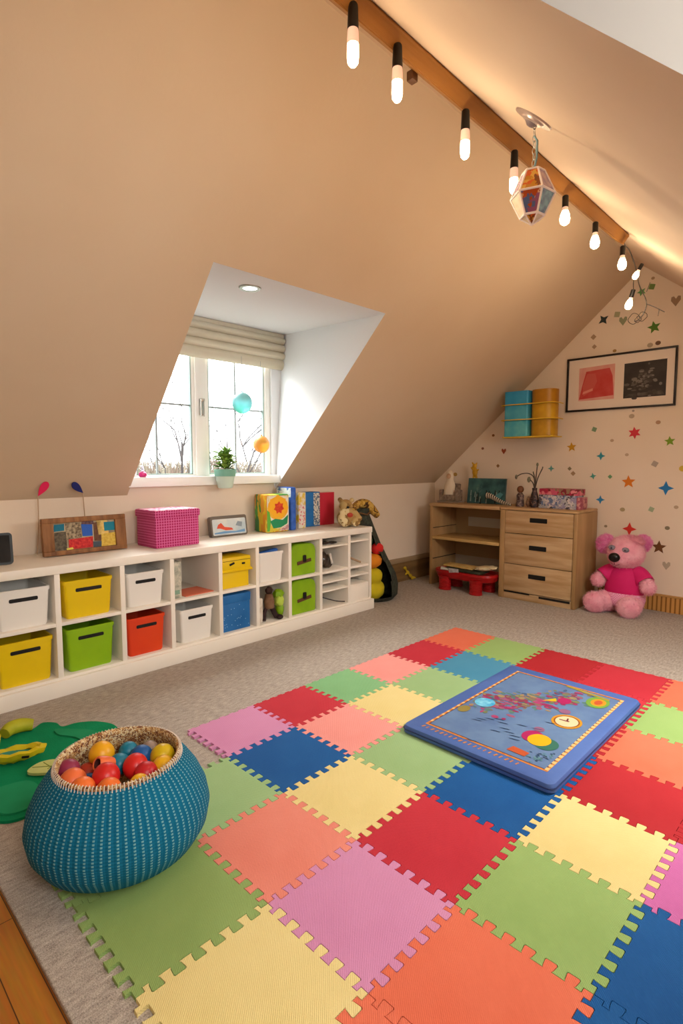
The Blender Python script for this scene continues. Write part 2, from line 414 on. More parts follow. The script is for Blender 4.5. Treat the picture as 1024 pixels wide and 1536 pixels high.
w3 = D.objects.new('window_added_3', None); COL.objects.link(w3); struct(w3)  # unseen rooflight, added to brighten the far half of the room
b = MB(); LR = (RX1-RX0)*2**.5
for x0, x1, y0, y1 in ((0, .05, RY0, RY1), (LR-.05, LR, RY0, RY1), (0, LR, RY0, RY0+.05), (0, LR, RY1-.05, RY1)): b.bx(x0, x1, y0, y1, 0, .06, M_frame, .005)
w3.location = (RX0, 0, sr(RX0)); w3.rotation_euler = (0, PI/4, 0)
part(b, 'window_frame', w3); part(one('bx', 0, LR, RY0, RY1, .03, .034, M_glass), 'pane', w3, smooth=0)

# roman blind in soft folds
M_blind = mat('cream_blind_linen', '#d9cfba', .85, '#cfc4ac', 4, stretch=(1, .2, 6), bump=.1, bscale=200)
t = thing('roman_blind', 'cream roman blind folded up at the top of the dormer window', 'blind', (XW, 2.5, 2.26))
def fold(z0, z1, dep):
    b = MB(); n = 12; pr = []
    for k in range(n+1):
        u = k/n; pr.append((.02+dep*math.sin(PI*min(1, u*1.0))**.7*(1-.35*u), z0+(z1-z0)*u))
    f = [(.012, z0)]+pr+[(.012, z1)]
    M = Matrix(((1, 0, 0, 0), (0, 0, 1, -.80), (0, 1, 0, 0), (0, 0, 0, 1)))
    b.prism(f, 1.615, M_blind, M); return b
for z0, z1, dep in ((0, .10, .035), (.085, .165, .055), (.15, .235, .06), (.22, .30, .06)):
    part(fold(z0, z1, dep), 'blind_fold', t)
part(one('bx', .005, .05, -.80, .815, .285, .318, M_blind, .004), 'headrail', t)

# ------------------------------------------------------------------ outdoors beyond the left window
M_bark = mat('pale_bark', '#4c4748', .9); M_scrub = mat('pale_scrub', '#7f6a60', .95, '#8a8472', 1.5)
M_ground = mat('pale_field', '#8a857c', .95, '#7c806c', .3)
b = MB(); b.face([(-60, -20, -2.6), (-4.6, -20, -2.6), (-4.6, 60, -2.6), (-60, 60, -2.6)], M_ground); struct(b.build('ground', smooth=0))
def tree(loc, h, seed, label):
    rnd = random.Random(seed); b = MB()
    def br(p, d, L, r, lev):
        pts = [p]; q = p
        for k in range(4):
            d = (d+Vector((rnd.uniform(-.2, .2), rnd.uniform(-.2, .2), rnd.uniform(-.02, .08)))).normalized(); q = q+d*L/4; pts.append(q)
        b.tube(pts, [r*(1-.14*k) for k in range(5)], M_bark, 4)
        if lev < 5:
            for k in range(4 if lev == 0 else 3):
                i = rnd.choice((2, 3, 4)); dd = (d*.9+Vector((rnd.uniform(-.8, .8), rnd.uniform(-.8, .8), rnd.uniform(-.1, .45)))).normalized()
                br(pts[i], dd, max(.25, L*(.34 if lev == 0 else .62)), max(.006, r*.55), lev+1)
    br(Vector((0, 0, 0)), Vector((0, .05, 1)), h*.50, h*.0075, 0)
    return tag(b.build('bare_tree', loc=loc), label, 'tree', 'trees beyond the window')
tree((-17, 9.3, -2.6), 9.6, 8, 'bare tree outside, seen through the left window pane')
tree((-17, 11.35, -2.6), 9.2, 5, 'bare tree outside, seen through the right window pane above the plant')
tree((-25, 18.5, -2.6), 10.5, 9, 'bare tree outside, seen below the teal balloon')
b = MB(); rnd = random.Random(21)
for k in range(9000):
    y = rnd.uniform(6, 22); x = rnd.uniform(-24, -20); top = rnd.uniform(.2, 1.75)+.35*noise.noise(Vector((y*.9, 0, 3)))
    p = Vector((x, y, top-rnd.uniform(.3, .9))); d = Vector((rnd.uniform(-.25, .25), rnd.uniform(-.3, .3), top-p.z)); wd = rnd.uniform(.012, .035)
    b.face([p+Vector((0, -wd, 0)), p+Vector((0, wd, 0)), p+d], M_scrub)
tag(b.build('scrub_hedge'), 'pale tangled scrub in the field outside the window', 'hedge', kind='stuff')

# ------------------------------------------------------------------ ridge beam, string lights
M_beam = mat('orange_pine_beam', '#82541e', .55, '#a06c30', 3, stretch=(3, .25, 3), bump=.15, bscale=25)
tx, tz = .78, -.625
A0 = (-1.275, 2.899); w_, h_ = .06, .065
cs = [A0, (A0[0]-w_*tx, A0[1]-w_*tz), (A0[0]-w_*tx-h_*.625, A0[1]-w_*tz-h_*.78), (A0[0]-h_*.625, A0[1]-h_*.78)]
b = MB(); M = Matrix(((1, 0, 0, 0), (0, 0, 1, -.6), (0, 1, 0, 0), (0, 0, 0, 1)))
b.prism(cs, 4.62, M_beam, M); bmesh.ops.bevel(b.bm, geom=b.bm.edges[:], offset=.005, segments=2, affect='EDGES')
tag(b.build('ceiling_beam'), 'long orange brown timber beam under the ridge of the ceiling', 'beam')
tag(one('box', (-1.362, 1.775, 2.862), (.03, .034, .036), mat('dark_block', '#5a3a22', .6), bev=.004).build('wooden_block'),
    'small dark wooden block under the beam beside the second lamp', 'block')
M_sock = mat('black_socket', '#120e0b', .45)
M_frost = mat('frosted_tube', '#f6d9c4', .5, emit=.28, ecol='#ffd0c0')
M_glow = mat('warm_glow', '#fff2d8', .5, emit=18, ecol='#ffdcae')
def lamp_tube(loc, label, long=True):
    t = thing('string_lamp', label, 'lamp', loc, group='lamps along the beam')
    part(one('lathe', [(0, 0), (.0135, 0), (.016, -.004), (.0185, -.072), (.0185, -.078), (0, -.078)], M_sock, 20), 'socket', t)
    part(one('lathe', [(0, -.074), (.0175, -.074), (.019, -.105), (.019, -.122), (0, -.122)], M_frost, 20), 'tube', t)
    part(one('lathe', [(0, -.12), (.0188, -.12), (.0192, -.16), (.017, -.178), (.01, -.187), (0, -.189)], M_glow, 20), 'glowing_tip', t)
    return t
def lamp_bulb(loc, label, s=1.0, tilt=None):
    t = thing('string_lamp', label, 'lamp', loc, group='lamps along the beam', rot=tilt)
    part(one('lathe', [(0, 0), (.013*s, 0), (.0165*s, -.004), (.0165*s, -.06*s), (0, -.06*s)], M_sock, 16), 'socket', t)
    part(one('lathe', [(0, -.056*s), (.0145*s, -.056*s), (.016*s, -.08*s), (0, -.08*s)], M_frost, 16), 'neck', t)
    part(one('lathe', [(0, -.078*s), (.016*s, -.078*s), (.024*s, -.10*s), (.027*s, -.12*s), (.023*s, -.14*s), (.012*s, -.15*s), (0, -.152*s)], M_glow, 16), 'glowing_bulb', t)
    return t
LX = -1.302
names = ['nearest the camera', 'second from the camera', 'third from the camera', 'just left of the glass lantern']
for (y, z), n in zip(((1.383, 2.870), (1.611, 2.863), (2.055, 2.838), (2.475, 2.842)), names):
    lamp_tube((LX, y, z), 'black capped frosted tube lamp hanging from the beam, '+n)
for (y, z), n in zip(((3.052, 2.836), (3.488, 2.83), (3.972, 2.825)), ('just right of the glass lantern', 'second last one on the beam', 'last one at the beam end')):
    lamp_bulb((LX, y, z), 'glowing pear bulb in dark socket under the beam, '+n)
lamp_bulb((-1.285, 4.33, 2.80), 'small glowing bulb on the cord just past the beam end', .72, (0, .5, 0))
lamp_bulb((-1.335, 4.33, 2.635), 'lowest glowing bulb dangling on a cord near the starred wall', .9, (.1, .3, 0))
def bez(pts, n=8):
    """catmull-rom through points"""
    pts = [Vector(p) for p in pts]; q = [pts[0]]+pts+[pts[-1]]; out = []
    for i in range(1, len(q)-2):
        for k in range(n):
            t = k/n; a, b_, c, d = q[i-1], q[i], q[i+1], q[i+2]
            out.append(.5*((2*b_)+(c-a)*t+(2*a-5*b_+4*c-d)*t*t+(3*b_-3*c+d-a)*t**3))
    out.append(pts[-1]); return out
b = MB(); yc = 4.33
cord = [(-1.29, 3.99, 2.90), (-1.31, 4.02, 2.86), (-1.33, 4.2, 2.86), (-1.33, 4.33, 2.79), (-1.30, yc, 2.66), (-1.25, yc, 2.54), (-1.255, yc, 2.47), (-1.29, yc, 2.42), (-1.32, yc, 2.41)]
b.tube(bez(cord), .0035, M_wire, 6)
b.tube(bez([(-1.32, yc, 2.76), (-1.335, yc, 2.71), (-1.338, yc, 2.67), (-1.335, yc, 2.63)]), .003, M_wire, 6)
for cx, cz, r in ((-1.325, 2.43, .036), (-1.27, 2.435, .03), (-1.297, 2.42, .02)):
    b.tube([(cx+r*math.cos(a*PI/10), yc+.01*math.sin(a), cz+r*math.sin(a*PI/10)) for a in range(21)], .0022, M_wire, 5)
b.tube(bez([(-1.25, yc, 2.52), (-1.20, yc, 2.49), (-1.15, yc, 2.455), (-1.13, yc, 2.44)]), .003, M_wire, 5)
b.tube([(-1.165, yc, 2.465), (-1.17, yc, 2.42)], .002, M_wire, 5); b.tube([(-1.25, yc, 2.6), (-1.23, yc, 2.66)], .002, M_wire, 5)
tag(b.build('light_cord'), 'dark curling lamp cord trailing off the beam end with wire loops', 'cord')

# lantern and ceiling rose
M_rose = mat('pale_metal_rose', '#b9a7a0', .35, metal=.5)
nrm = Vector((.8, 0, 1)).normalized(); F = frame_z(-nrm).to_4x4()
ro = Vector((-1.01, 2.062, sr(-1.01)))
t = thing('ceiling_rose', 'round pale metal ceiling rose above the hanging glass lantern', 'ceiling rose', ro)
part(one('lathe', [(0, .016), (.03, .016), (.045, .012), (.05, .006), (.075, .006), (.078, 0), (0, 0)], M_rose, 28, M=F), 'plate', t)
part(one('lathe', [(0, .03), (.012, .028), (.028, .015), (0, .014)], mat('rose_hub', '#6f5f62', .4), 16, M=F), 'hub', t)
t = thing('hanging_lantern', 'faceted glass lantern with amber and blue panels hanging by a chain', 'lantern', (-1.005, 2.06, 2.303))
M_edge = mat('white_came', '#f4e6dc', .35, emit=.08)
def pane_mat(n, c, c2, s=40):
    return mat(n, c, .15, c2, s, trans=.1, spec=.6, coat=.4)
PM = [patch_mat('amber_glass', ['#c98a1e', '#d8641c', '#8a4a14', '#e0b04a'], 34, .2), pane_mat('blue_glass', '#5f86b8', '#8fd0e6'),
      pane_mat('lilac_glass', '#a58ab8', '#d8b8c8'), pane_mat('cream_glass', '#e8cfae', '#f2e2c8'), patch_mat('rust_glass', ['#b8501c', '#5a6ea0', '#9a5a80', '#e0b890'], 34, .2)]
tiers = [(0, .014), (.034, .045), (.079, .105), (.052, .16), (.036, .19)]
tiers = [(.0, .0), (.044, .03), (.080, .105), (.040, .19)]
n = 6
def ringp(r, z): return [Vector((r*math.cos(2*PI*k/n+.35), r*math.sin(2*PI*k/n+.35), z)) for k in range(n)]
R3 = [ringp(*q) for q in tiers]
e = MB(); pn = [[MB() for k in range(n)] for i in range(3)]
for i in range(3):
    for k in range(n):
        k2 = (k+1) % n; a, b1, c, d = R3[i][k], R3[i][k2], R3[i+1][k2], R3[i+1][k]
        if i == 0: e.tube([a, d], .003, M_edge, 6)
        else: e.tube([a, d], .0042, M_edge, 6)
        e.tube([d, c], .0042, M_edge, 6)
        pm = (PM[[0, 3, 0, 3, 0, 3][k]], PM[[0, 2, 4, 3, 4, 1][k]], PM[[1, 0, 2, 2, 0, 2][k]])[i]
        pn[i][k].face([a, b1, c, d] if i else [a, c, d], pm)
part(e, 'lantern_frame', t)
for i in range(3):
    for k in range(n): part(pn[i][k], 'glass_panel', t, smooth=0)
part(one('poly', circ(0, 0, .038, n=6, a0=.35), M_edge, z=.19), 'lantern_cap', t)
b = MB(); zc = .19; k = 0
while zc < .375:
    pts = []
    for a in range(13):
        u, v = .006*math.cos(a*PI/6), .014*math.sin(a*PI/6)
        pts.append((u if k % 2 else 0, 0 if k % 2 else u, zc+.012+v))
    b.tube(pts, .0016, M_chrome, 5); zc += .022; k += 1
b.tube([(0, 0, .365), (.0, 0, .40)], .0018, M_chrome, 5)
part(b, 'chain', t)
b = MB(); b.tube([(.0, 0, .19), (.012, 0, .24), (.012, 0, .30), (0, 0, .32)], .004, mat('blue_ribbon', '#7fa6b4', .5), 6)
part(b, 'ribbon', t)

# recessed downlight in the dormer
t = thing('downlight', 'small round recessed downlight in the white dormer ceiling', 'downlight', (-2.85, 2.105, 2.465+.115*(2.85-2.588)/1.44-.003))
part(one('lathe', [(.045, -.008), (.066, -.008), (.07, 0), (.045, .0)], M_chrome, 28), 'bezel', t)
part(one('lathe', [(0, -.004), (.046, -.004), (.046, 0), (0, 0)], mat('downlight_lens', '#ffffff', .5, emit=4), 24), 'lens', t)

# ------------------------------------------------------------------ storage unit
XF, SY0, SY1, ST = -3.465, .33, 3.95, .80
DIV = [.72, 1.12, 1.515, 1.865, 2.255, 2.595, 2.93, 3.285, 3.645]
t = thing('storage_unit', 'long low cream white cubby storage unit along the left wall', 'storage unit', (0, 0, 0))
xb = XW+.012
part(one('bx', xb, XF+.008, SY0-.005, SY1+.008, .745, ST, M_lacq, .006), 'top_board', t)
part(one('bx', xb+.03, XF+.022, SY0, SY1+.022, 0, .098, M_lacq, .005), 'plinth', t)
part(one('bx', xb, XF, SY0, SY1, .096, .114, M_lacq, .002), 'bottom_board', t)
part(one('bx', xb, xb+.012, SY0, SY1, .1, .746, M_lacq), 'back_panel', t)
for y in (SY0+.015, SY1-.009): part(one('bx', xb, XF, y-.014, y+.014, .112, .747, M_lacq, .002), 'side_panel', t)
for y in DIV: part(one('bx', xb+.005, XF, y-.016, y+.016, .112, .747, M_lacq, .002), 'divider', t)
ys = [SY0+.03]+DIV+[SY1-.02]
for i in range(len(ys)-1):
    part(one('bx', xb+.01, XF-.002, ys[i]+.014, ys[i+1]-.014, .426, .448, M_lacq, .002), 'shelf', t)
for z, i in ((.655, 8), (.335, 8), (.257, 8), (.67, 9), (.345, 9), (.255, 9)):
    part(one('bx', xb+.05, XF-.006, ys[i]+.014, ys[i+1]-.012, z, z+.016, M_lacq, .002), 'pigeonhole_shelf', t)
part(one('bx', XF-.02, XF-.006, ys[9]+.014, ys[10]-.01, .114, .256, M_lacq, .002), 'front_panel', t)

ZL, ZU = .1145, .4485
def bin_(y0, y1, z0, h, m, label, slot=True, dep=.40, taper=.06, xf=-3.492, name='storage_bin', group='storage bins in the cubbies', sw=.52):
    cy = (y0+y1)/2; w = y1-y0
    t = thing(name, label, 'bin', (xf-dep/2, cy, z0), group=group)
    b = MB(); rings = []
    def ring(wx, wy, z, r=.018): return [b.bm.verts.new((p[0], p[1], z)) for p in rrect(wx, wy, r, 4)]
    k = 1-taper*2
    rings = [ring(dep*(1-taper), w*k-.012, 0, .02), ring(dep*(1-taper), w*k, .012), ring(dep*.99, w-.012, h-.028), ring(dep*.99, w-.012, h-.012), ring(dep*.99-.012, w-.024, h-.012), ring(dep*(1-taper)-.012, w*k-.012, .012)]
    i = b.mi(m)
    for a, c in zip(rings, rings[1:]):
        n = len(a)
        for j in range(n): b.bm.faces.new((a[j], a[(j+1) % n], c[(j+1) % n], c[j])).material_index = i
    b.bm.faces.new(rings[0][::-1]); b.bm.faces.new(rings[-1])
    part(b, 'bin_body', t)
    b = MB(); o, inn = rrect(dep+.006, w, .02, 4), rrect(dep-.016, w-.026, .016, 4); n = len(o)
    lo = [[b.bm.verts.new((p[0], p[1], z)) for p in q] for q, z in ((inn, h-.022), (o, h-.022), (o, h-.003), (rrect(dep, w-.006, .018, 4), h), (inn, h))]
    i = b.mi(m)
    for a, c in zip(lo, lo[1:]+lo[:1]):
        for j in range(n): b.bm.faces.new((a[j], a[(j+1) % n], c[(j+1) % n], c[j])).material_index = i
    part(b, 'rim', t)
    if slot:
        zz = h-.062; sl_ = dep*taper/2*(1-zz/h)
        b = MB(); M = Matrix(((0, 0, 1, dep/2-sl_-.004), (1, 0, 0, 0), (0, 1, 0, zz), (0, 0, 0, 1)))
        b.prism(rrect(w*sw, .022, .007, 3), .006, M_dark, M)
        part(b, 'handle_slot', t, 'black slot handle')
    return t
M_bw = mat('white_bin_plastic', '#e9e4dc', .4); M_by = mat('yellow_bin_plastic', '#e0bd08', .35, '#e6c40c', 4)
M_bg = mat('lime_bin_plastic', '#84b00e', .38, '#8fba12', 4); M_br = mat('red_orange_bin_plastic', '#dd4418', .4, '#d63c18', 4)
bin_(.80, 1.09, ZU, .232, M_bw, 'white plastic bin in the top row at the far left of the shelf')
bin_(1.16, 1.465, ZU, .238, M_by, 'yellow plastic bin in the top row between the two white bins')
bin_(1.55, 1.82, ZU, .228, M_bw, 'white plastic bin above the red bin')
bin_(.79, 1.095, ZL, .262, M_by, 'yellow plastic bin in the bottom row at the far left')
bin_(1.165, 1.465, ZL, .268, M_bg, 'lime green open plastic bin with slot handle in the bottom row')
bin_(1.545, 1.82, ZL, .258, M_br, 'red orange plastic bin in the bottom row')
bin_(1.93, 2.205, ZL, .242, M_bw, 'white plastic bin in the bottom row beside the speckled blue box')
# white open bin with a blue item
bin_(2.63, 2.885, ZU, .24, M_bw, 'white open bin in the top row holding a blue thing', slot=False)
tag(one('box', (-3.53, 2.745, ZU+.225), (.05, .19, .055), mat('blue_cloth', '#2a5fae', .7), rot=(.12, 0, 0), bev=.012).build('blue_folder'),
    'blue folded item poking out of the white open bin', 'folder')
# folder + coral paper
t = thing('box_file', 'narrow pale speckled box file standing in the top row cubby', 'file', (-3.56, 1.925, ZU))
part(one('bx', -.12, .05, -.038, .035, 0, .262, mat('speckled_card', '#cfc8b6', .6, '#8f9486', 30), .006), 'file_box', t)
part(one('bx', .0495, .0515, -.02, .018, .03, .06, mat('file_label', '#7fa08a', .6)), 'file_label', t)
tag(one('box', (-3.62, 2.10, ZU+.004), (.22, .24, .006), mat('coral_card', '#e0795c', .7), rot=(0, 0, .05)).build('card_sheet'), 'coral red card lying in the cubby beside the box file', 'card')
# yellow two-part box
M_yb = mat('yellow_card', '#e8c30c', .45)
t = thing('flap_box', 'yellow flap box with dark clasps in the top row', 'box', (-3.60, 2.42, ZU))
part(one('bx', -.1, .092, -.125, .12, 0, .125, M_yb, .006), 'box_base', t)
part(one('box', (.0, 0, .19), (.21, .27, .105), M_yb, bev=.014), 'box_lid', t)
part(one('box', (.105, 0, .138), (.03, .285, .012), M_yb, rot=(0, .5, 0), bev=.004), 'flap', t)
part(one('bx', .1055, .107, -.125, .125, .212, .2155, mat('dark_seam', '#5a4508', .7)), 'seam', t)
b = MB(); b.box((.109, -.045, .19), (.008, .045, .016), M_dark, rot=(.3, 0, 0), bev=.003); part(b, 'clasp', t)
b = MB(); b.box((.109, .06, .185), (.008, .028, .014), M_dark, bev=.003); part(b, 'clasp', t)
# speckled blue box
M_blu = mat('speckled_blue', '#1560a0', .4, '#2a6fb0', 5)
t = thing('lidded_box', 'bright blue speckled lidded box in the bottom row', 'box', (-3.62, 2.415, ZL))
part(one('bx', -.12, .115, -.135, .13, 0, .25, M_blu, .005), 'box_base', t); part(one('bx', -.125, .12, -.14, .135, .215, .283, M_blu, .006), 'lid', t)
b = MB()
for k in range(22): b.box((.1155, random.uniform(-.12, .12), random.uniform(.02, .205)), (.002, .005, .005), mat('pale_fleck', '#9cc4e0', .5))
part(b, 'flecks', t)
# lime dome-top boxes
M_lime = mat('lime_card', '#7da60c', .5, '#8bb414', 5)
def dome(z0, h, label):
    t = thing('dome_box', label, 'box', (-3.50, 3.105, z0), group='lime dome boxes')
    pr = [(-.143, 0), (.143, 0), (.148, h-.07), (.135, h-.03), (.10, h-.006), (-.08, h), (-.125, h-.02), (-.143, h-.06)]
    M = Matrix(((0, 0, 1, -.30), (1, 0, 0, 0), (0, 1, 0, 0), (0, 0, 0, 1)))
    b = MB(); b.prism(pr, .30, M_lime, M); bmesh.ops.bevel(b.bm, geom=b.bm.edges[:], offset=.006, segments=2, affect='EDGES'); part(b, 'box_body', t)
    b = MB(); b.box((.003, .01, h*.42), (.008, .16, .03), mat('brown_strap', '#5a3a20', .6), rot=(.12, 0, 0), bev=.003)
    part(b, 'strap', t)
    b = MB(); b.box((.008, .01, h*.52), (.01, .035, .06), M_dark, bev=.008); part(b, 'clasp', t)
    return t
dome(ZU, .272, 'lime green dome topped box with brown strap in the top row')
dome(ZL, .292, 'lime green dome topped box with brown strap in the bottom row')
# bottom cubby with a doll, a card pack and a green plush
tag(one('box', (-3.575, 2.652, ZL+.101), (.13, .045, .20), mat('pale_pack', '#c9b8a4', .7, '#e4dccd', 20), rot=(0, 0, .1), bev=.008).build('card_pack'),
    'pale crumpled card pack in the bottom cubby, left of the doll', 'pack')
t = thing('toy_doll', 'brown toy doll with dark legs standing in the bottom cubby', 'toy', (-3.53, 2.755, ZL))
M_dl = mat('dark_plum_cloth', '#2e1a1a', .8); M_db = mat('brown_cloth', '#6b4a34', .85, '#87664a', 20)
b = MB(); b.tube(bez([(0, -.02, .12), (.0, -.05, .07), (.02, -.07, .012)], 4), .016, M_dl, 8); part(b, 'leg', t)
b = MB(); b.tube(bez([(0, .02, .12), (.0, .05, .06), (.01, .07, .018)], 4), .022, M_dl, 8); b.ell((.03, .085, .02), (.035, .03, .02), M_dl, n=12); part(b, 'leg', t)
part(one('lathe', [(0, .10), (.04, .105), (.045, .16), (.03, .22), (0, .23)], M_db, 14), 'body', t)
part(one('ell', (0, 0, .25), (.03, .03, .035), mat('doll_hair', '#3a2218', .8), n=14, warp=.3), 'head', t)
b = MB(); b.ell((-3.54, 2.86, ZL+.20), (.05, .045, .045), M_lime, n=14, warp=.3); b.ell((-3.52, 2.85, ZL+.15), (.045, .04, .05), mat('pale_lime', '#b8d050', .8), n=14, warp=.3, seed=2)
b.ell((-3.53, 2.865, ZL+.075), (.04, .035, .07), M_lime, n=14, warp=.1, seed=4)
tag(b.build('plush_toy'), 'lime green plush toy squeezed at the right of the bottom cubby', 'plush toy')
# pigeonhole contents
M_foil = mat('dark_plastic_film', '#241c18', .25, '#4a3d34', 12)
b = MB(); b.ell((-3.60, 3.395, ZU+.085), (.07, .07, .075), M_foil, n=22, warp=.35); b.ell((-3.57, 3.46, ZU+.065), (.05, .05, .06), M_foil, n=18, warp=.3, seed=3)
o = tag(b.build('crumpled_bag'), 'dark shiny crumpled bag in the right hand pigeonhole', 'bag')
b = MB(); b.box((-3.505, 3.445, ZU+.10), (.01, .02, .10), mat('silver_highlight', '#cfc8c0', .3), rot=(.3, 0, 0)); part(b, 'silver_highlight', o)  # pale strip painting a highlight on the dark film
b = MB(); b.ell((-3.58, 3.42, .686), (.06, .05, .014), M_foil, n=16, warp=.3); b.ell((-3.55, 3.50, .684), (.04, .06, .011), M_foil, n=14, warp=.3)
tag(b.build('black_sunglasses_case'), 'black soft case on the upper pigeonhole shelf', 'case')
b = MB(); b.tube(bez([(-3.62, 3.70, ZU+.11), (-3.58, 3.75, ZU+.07), (-3.54, 3.82, ZU+.03), (-3.52, 3.86, ZU+.012)]), .01, mat('tan_twist', '#a5886c', .7), 8)
b.tube([(-3.6, 3.72, ZU+.04), (-3.6, 3.80, ZU+.09)], .008, mat('tan_twist', '#a5886c', .7), 8)
tag(b.build('twisted_stick'), 'tan twisted stick lying in the right end pigeonhole', 'stick')
b = MB(); b.tube(bez([(-3.60, 3.36, .20), (-3.55, 3.44, .17), (-3.53, 3.54, .135), (-3.5, 3.62, .122)]), .005, mat('dark_strap', '#3a3032', .6), 6)
tag(b.build('dark_strap'), 'thin dark strap curling in the lowest pigeonhole', 'strap')

# ------------------------------------------------------------------ things on the storage unit
b = MB(); M = Matrix(((0, 0, 1, 0), (1, 0, 0, 0), (0, 1, 0, .095), (0, 0, 0, 1)))
t = thing('tablet', 'black tablet leaning at the left end of the white top', 'tablet', (-3.70, .855, ST+.001), rot=(0, -.14, -.12))
b = MB(); b.prism(rrect(.20, .19, .022), .012, M_black, M); part(b, 'case', t)
b = MB(); b.prism(rrect(.172, .162, .008), .0012, mat('tablet_screen', '#1b1714', .55, '#2a2520', 8, spec=.15), Matrix.Translation((.012, 0, 0)) @ M); part(b, 'screen', t)

t = thing('collage_frame', 'wooden framed patchwork collage lying back on the white top', 'picture', (-3.80, 1.425, ST+.004), rot=(0, -.10, 0))
M_fw = mat('worn_brown_wood', '#6e4526', .6, '#9a6a3e', 8, stretch=(3, 3, .6), bump=.2, bscale=60)
L2, Hh = .545, .245
for y0, y1, z0, z1 in ((-L2/2, L2/2, Hh-.035, Hh), (-L2/2, L2/2, 0, .03), (-L2/2, -L2/2+.07, .028, Hh-.033), (L2/2-.075, L2/2, .028, Hh-.033)):
    part(one('bx', -.02, .02, y0, y1, z0, z1, M_fw, .005), 'frame_rail', t)
part(one('bx', -.012, .002, -L2/2+.06, L2/2-.07, .025, Hh-.03, mat('collage_ground', '#b8a88a', .8, '#8a7a62', 14)), 'backing', t)
b = MB()
def patch(y0, y1, z0, z1, c, c2=None, k=0):
    q = [(y0+random.uniform(-.006, .006), z0+random.uniform(-.005, .005)), (y1+random.uniform(-.006, .006), z0+random.uniform(-.005, .005)), (y1+random.uniform(-.006, .006), z1+random.uniform(-.005, .005)), (y0+random.uniform(-.006, .006), z1+random.uniform(-.005, .005))]
    M = Matrix(((0, 0, 1, .002), (1, 0, 0, 0), (0, 1, 0, 0), (0, 0, 0, 1)))
    b.prism(q, .002+.0012*k, mat('patch_'+c, c, .8, c2, 60, bump=.2, bscale=150), M)
patch(-.20, -.135, .155, .205, '#1f6f88'); patch(-.20, -.12, .03, .15, '#4a4238', '#6f6552'); patch(-.13, -.03, .10, .205, '#b3a284', '#5a4a3a')
patch(-.115, .045, .03, .10, '#b0202a', '#d8403a', 1); patch(-.02, .05, .11, .19, '#2f5fb8', None, 1); patch(-.02, .06, .185, .212, '#4a3a44', '#7a5a5a')
patch(.05, .105, .07, .20, '#5e3f30', '#73503a', 1); patch(.05, .10, .03, .07, '#4a5560', None, 2); patch(.10, .20, .03, .12, '#c9a03a', '#e0c25a', 2)
patch(.08, .15, .11, .21, '#d8b45e', '#e6c87c', 1); patch(.13, .20, .14, .20, '#1f7f96', None, 2); patch(.205, .25, .0345, .075, '#c8c8cc', None, 9); patch(-.125, -.09, .028, .045, '#e0d060', None, 3)
part(b, 'cloth_patches', t)

# paper drops on sticks leaning against the slope
def drop(base, top, d, m, nm, label):
    t = thing('paper_drop', label, 'decoration', base, group='paper drops on sticks')
    v = Vector(top)-Vector(base); b = MB(); b.tube(bez([(0, 0, 0), v*.5+Vector((.006, .004, 0)), v]), .0035, mat('tan_stick', '#c0a080', .7), 6); part(b, 'stick', t)
    ang = math.atan2(d[0], d[1]); L = .115; w = .032; pts = []
    for k in range(25):
        a = 2*PI*k/24; s = (1-math.cos(a))/2; pts.append((w*math.sin(a)*math.sin(a/2)**1.2, L*s))
    pts = pts[:-1]
    X = Vector((0, d[1], -d[0])).normalized(); Y = Vector((.55*abs(d[1]), d[0], d[1])).normalized(); Z = X.cross(Y).normalized()
    if Z.x < 0: Z = -Z
    M = Matrix((X, Y, Z)).transposed().to_4x4(); M.translation = v
    b = MB(); b.prism(pts, .006, m, M); part(b, 'drop', t)
drop((-3.955, 1.165, ST), (-3.945, 1.182, 1.19), (.45, .9), mat('hot_pink_felt', '#e01f58', .8), '', 'hot pink teardrop on a thin stick above the collage frame')
drop((-3.955, 1.475, ST), (-3.94, 1.465, 1.20), (-.75, .66), mat('navy_felt', '#1b2468', .8), '', 'navy blue teardrop on a thin stick above the collage frame')

# pink woven box
def weave_mat():
    m = mat('magenta_weave', '#b01e66', .7); nt = m.node_tree; N = nt.nodes; Lk = nt.links
    tc = N.new('ShaderNodeTexCoord'); vs = []
    sx = N.new('ShaderNodeSeparateXYZ'); Lk.new(tc.outputs['Object'], sx.inputs[0])
    ad = N.new('ShaderNodeMath'); ad.operation = 'ADD'; Lk.new(sx.outputs[0], ad.inputs[0]); Lk.new(sx.outputs[1], ad.inputs[1])
    for src in (ad.outputs[0], sx.outputs[2]):
        a = N.new('ShaderNodeMath'); a.operation = 'MULTIPLY'; a.inputs[1].default_value = 52; Lk.new(src, a.inputs[0])
        f = N.new('ShaderNodeMath'); f.operation = 'FRACT'; Lk.new(a.outputs[0], f.inputs[0])
        c = N.new('ShaderNodeMath'); c.operation = 'LESS_THAN'; c.inputs[1].default_value = .28; Lk.new(f.outputs[0], c.inputs[0]); vs.append(c.outputs[0])
    mx = N.new('ShaderNodeMath'); mx.operation = 'MAXIMUM'; Lk.new(vs[0], mx.inputs[0]); Lk.new(vs[1], mx.inputs[1])
    mc = N.new('ShaderNodeMix'); mc.data_type = 'RGBA'; mc.inputs[6].default_value = lin('#a81a5e'); mc.inputs[7].default_value = lin('#dc6aa2'); Lk.new(mx.outputs[0], mc.inputs['Factor'])
    Lk.new(mc.outputs[2], N['Principled BSDF'].inputs['Base Color']); return m
M_weave = weave_mat()
t = thing('woven_box', 'magenta woven lidded box standing on the white top', 'box', (-3.62, 1.835, ST+.001), rotz=.02)
part(one('bx', -.28, 0, -.005, .345, 0, .235, M_weave, .008), 'basket', t)
b = MB(); b.bx(-.288, .008, -.014, .354, .215, .268, M_weave, .01); part(b, 'lid', t)
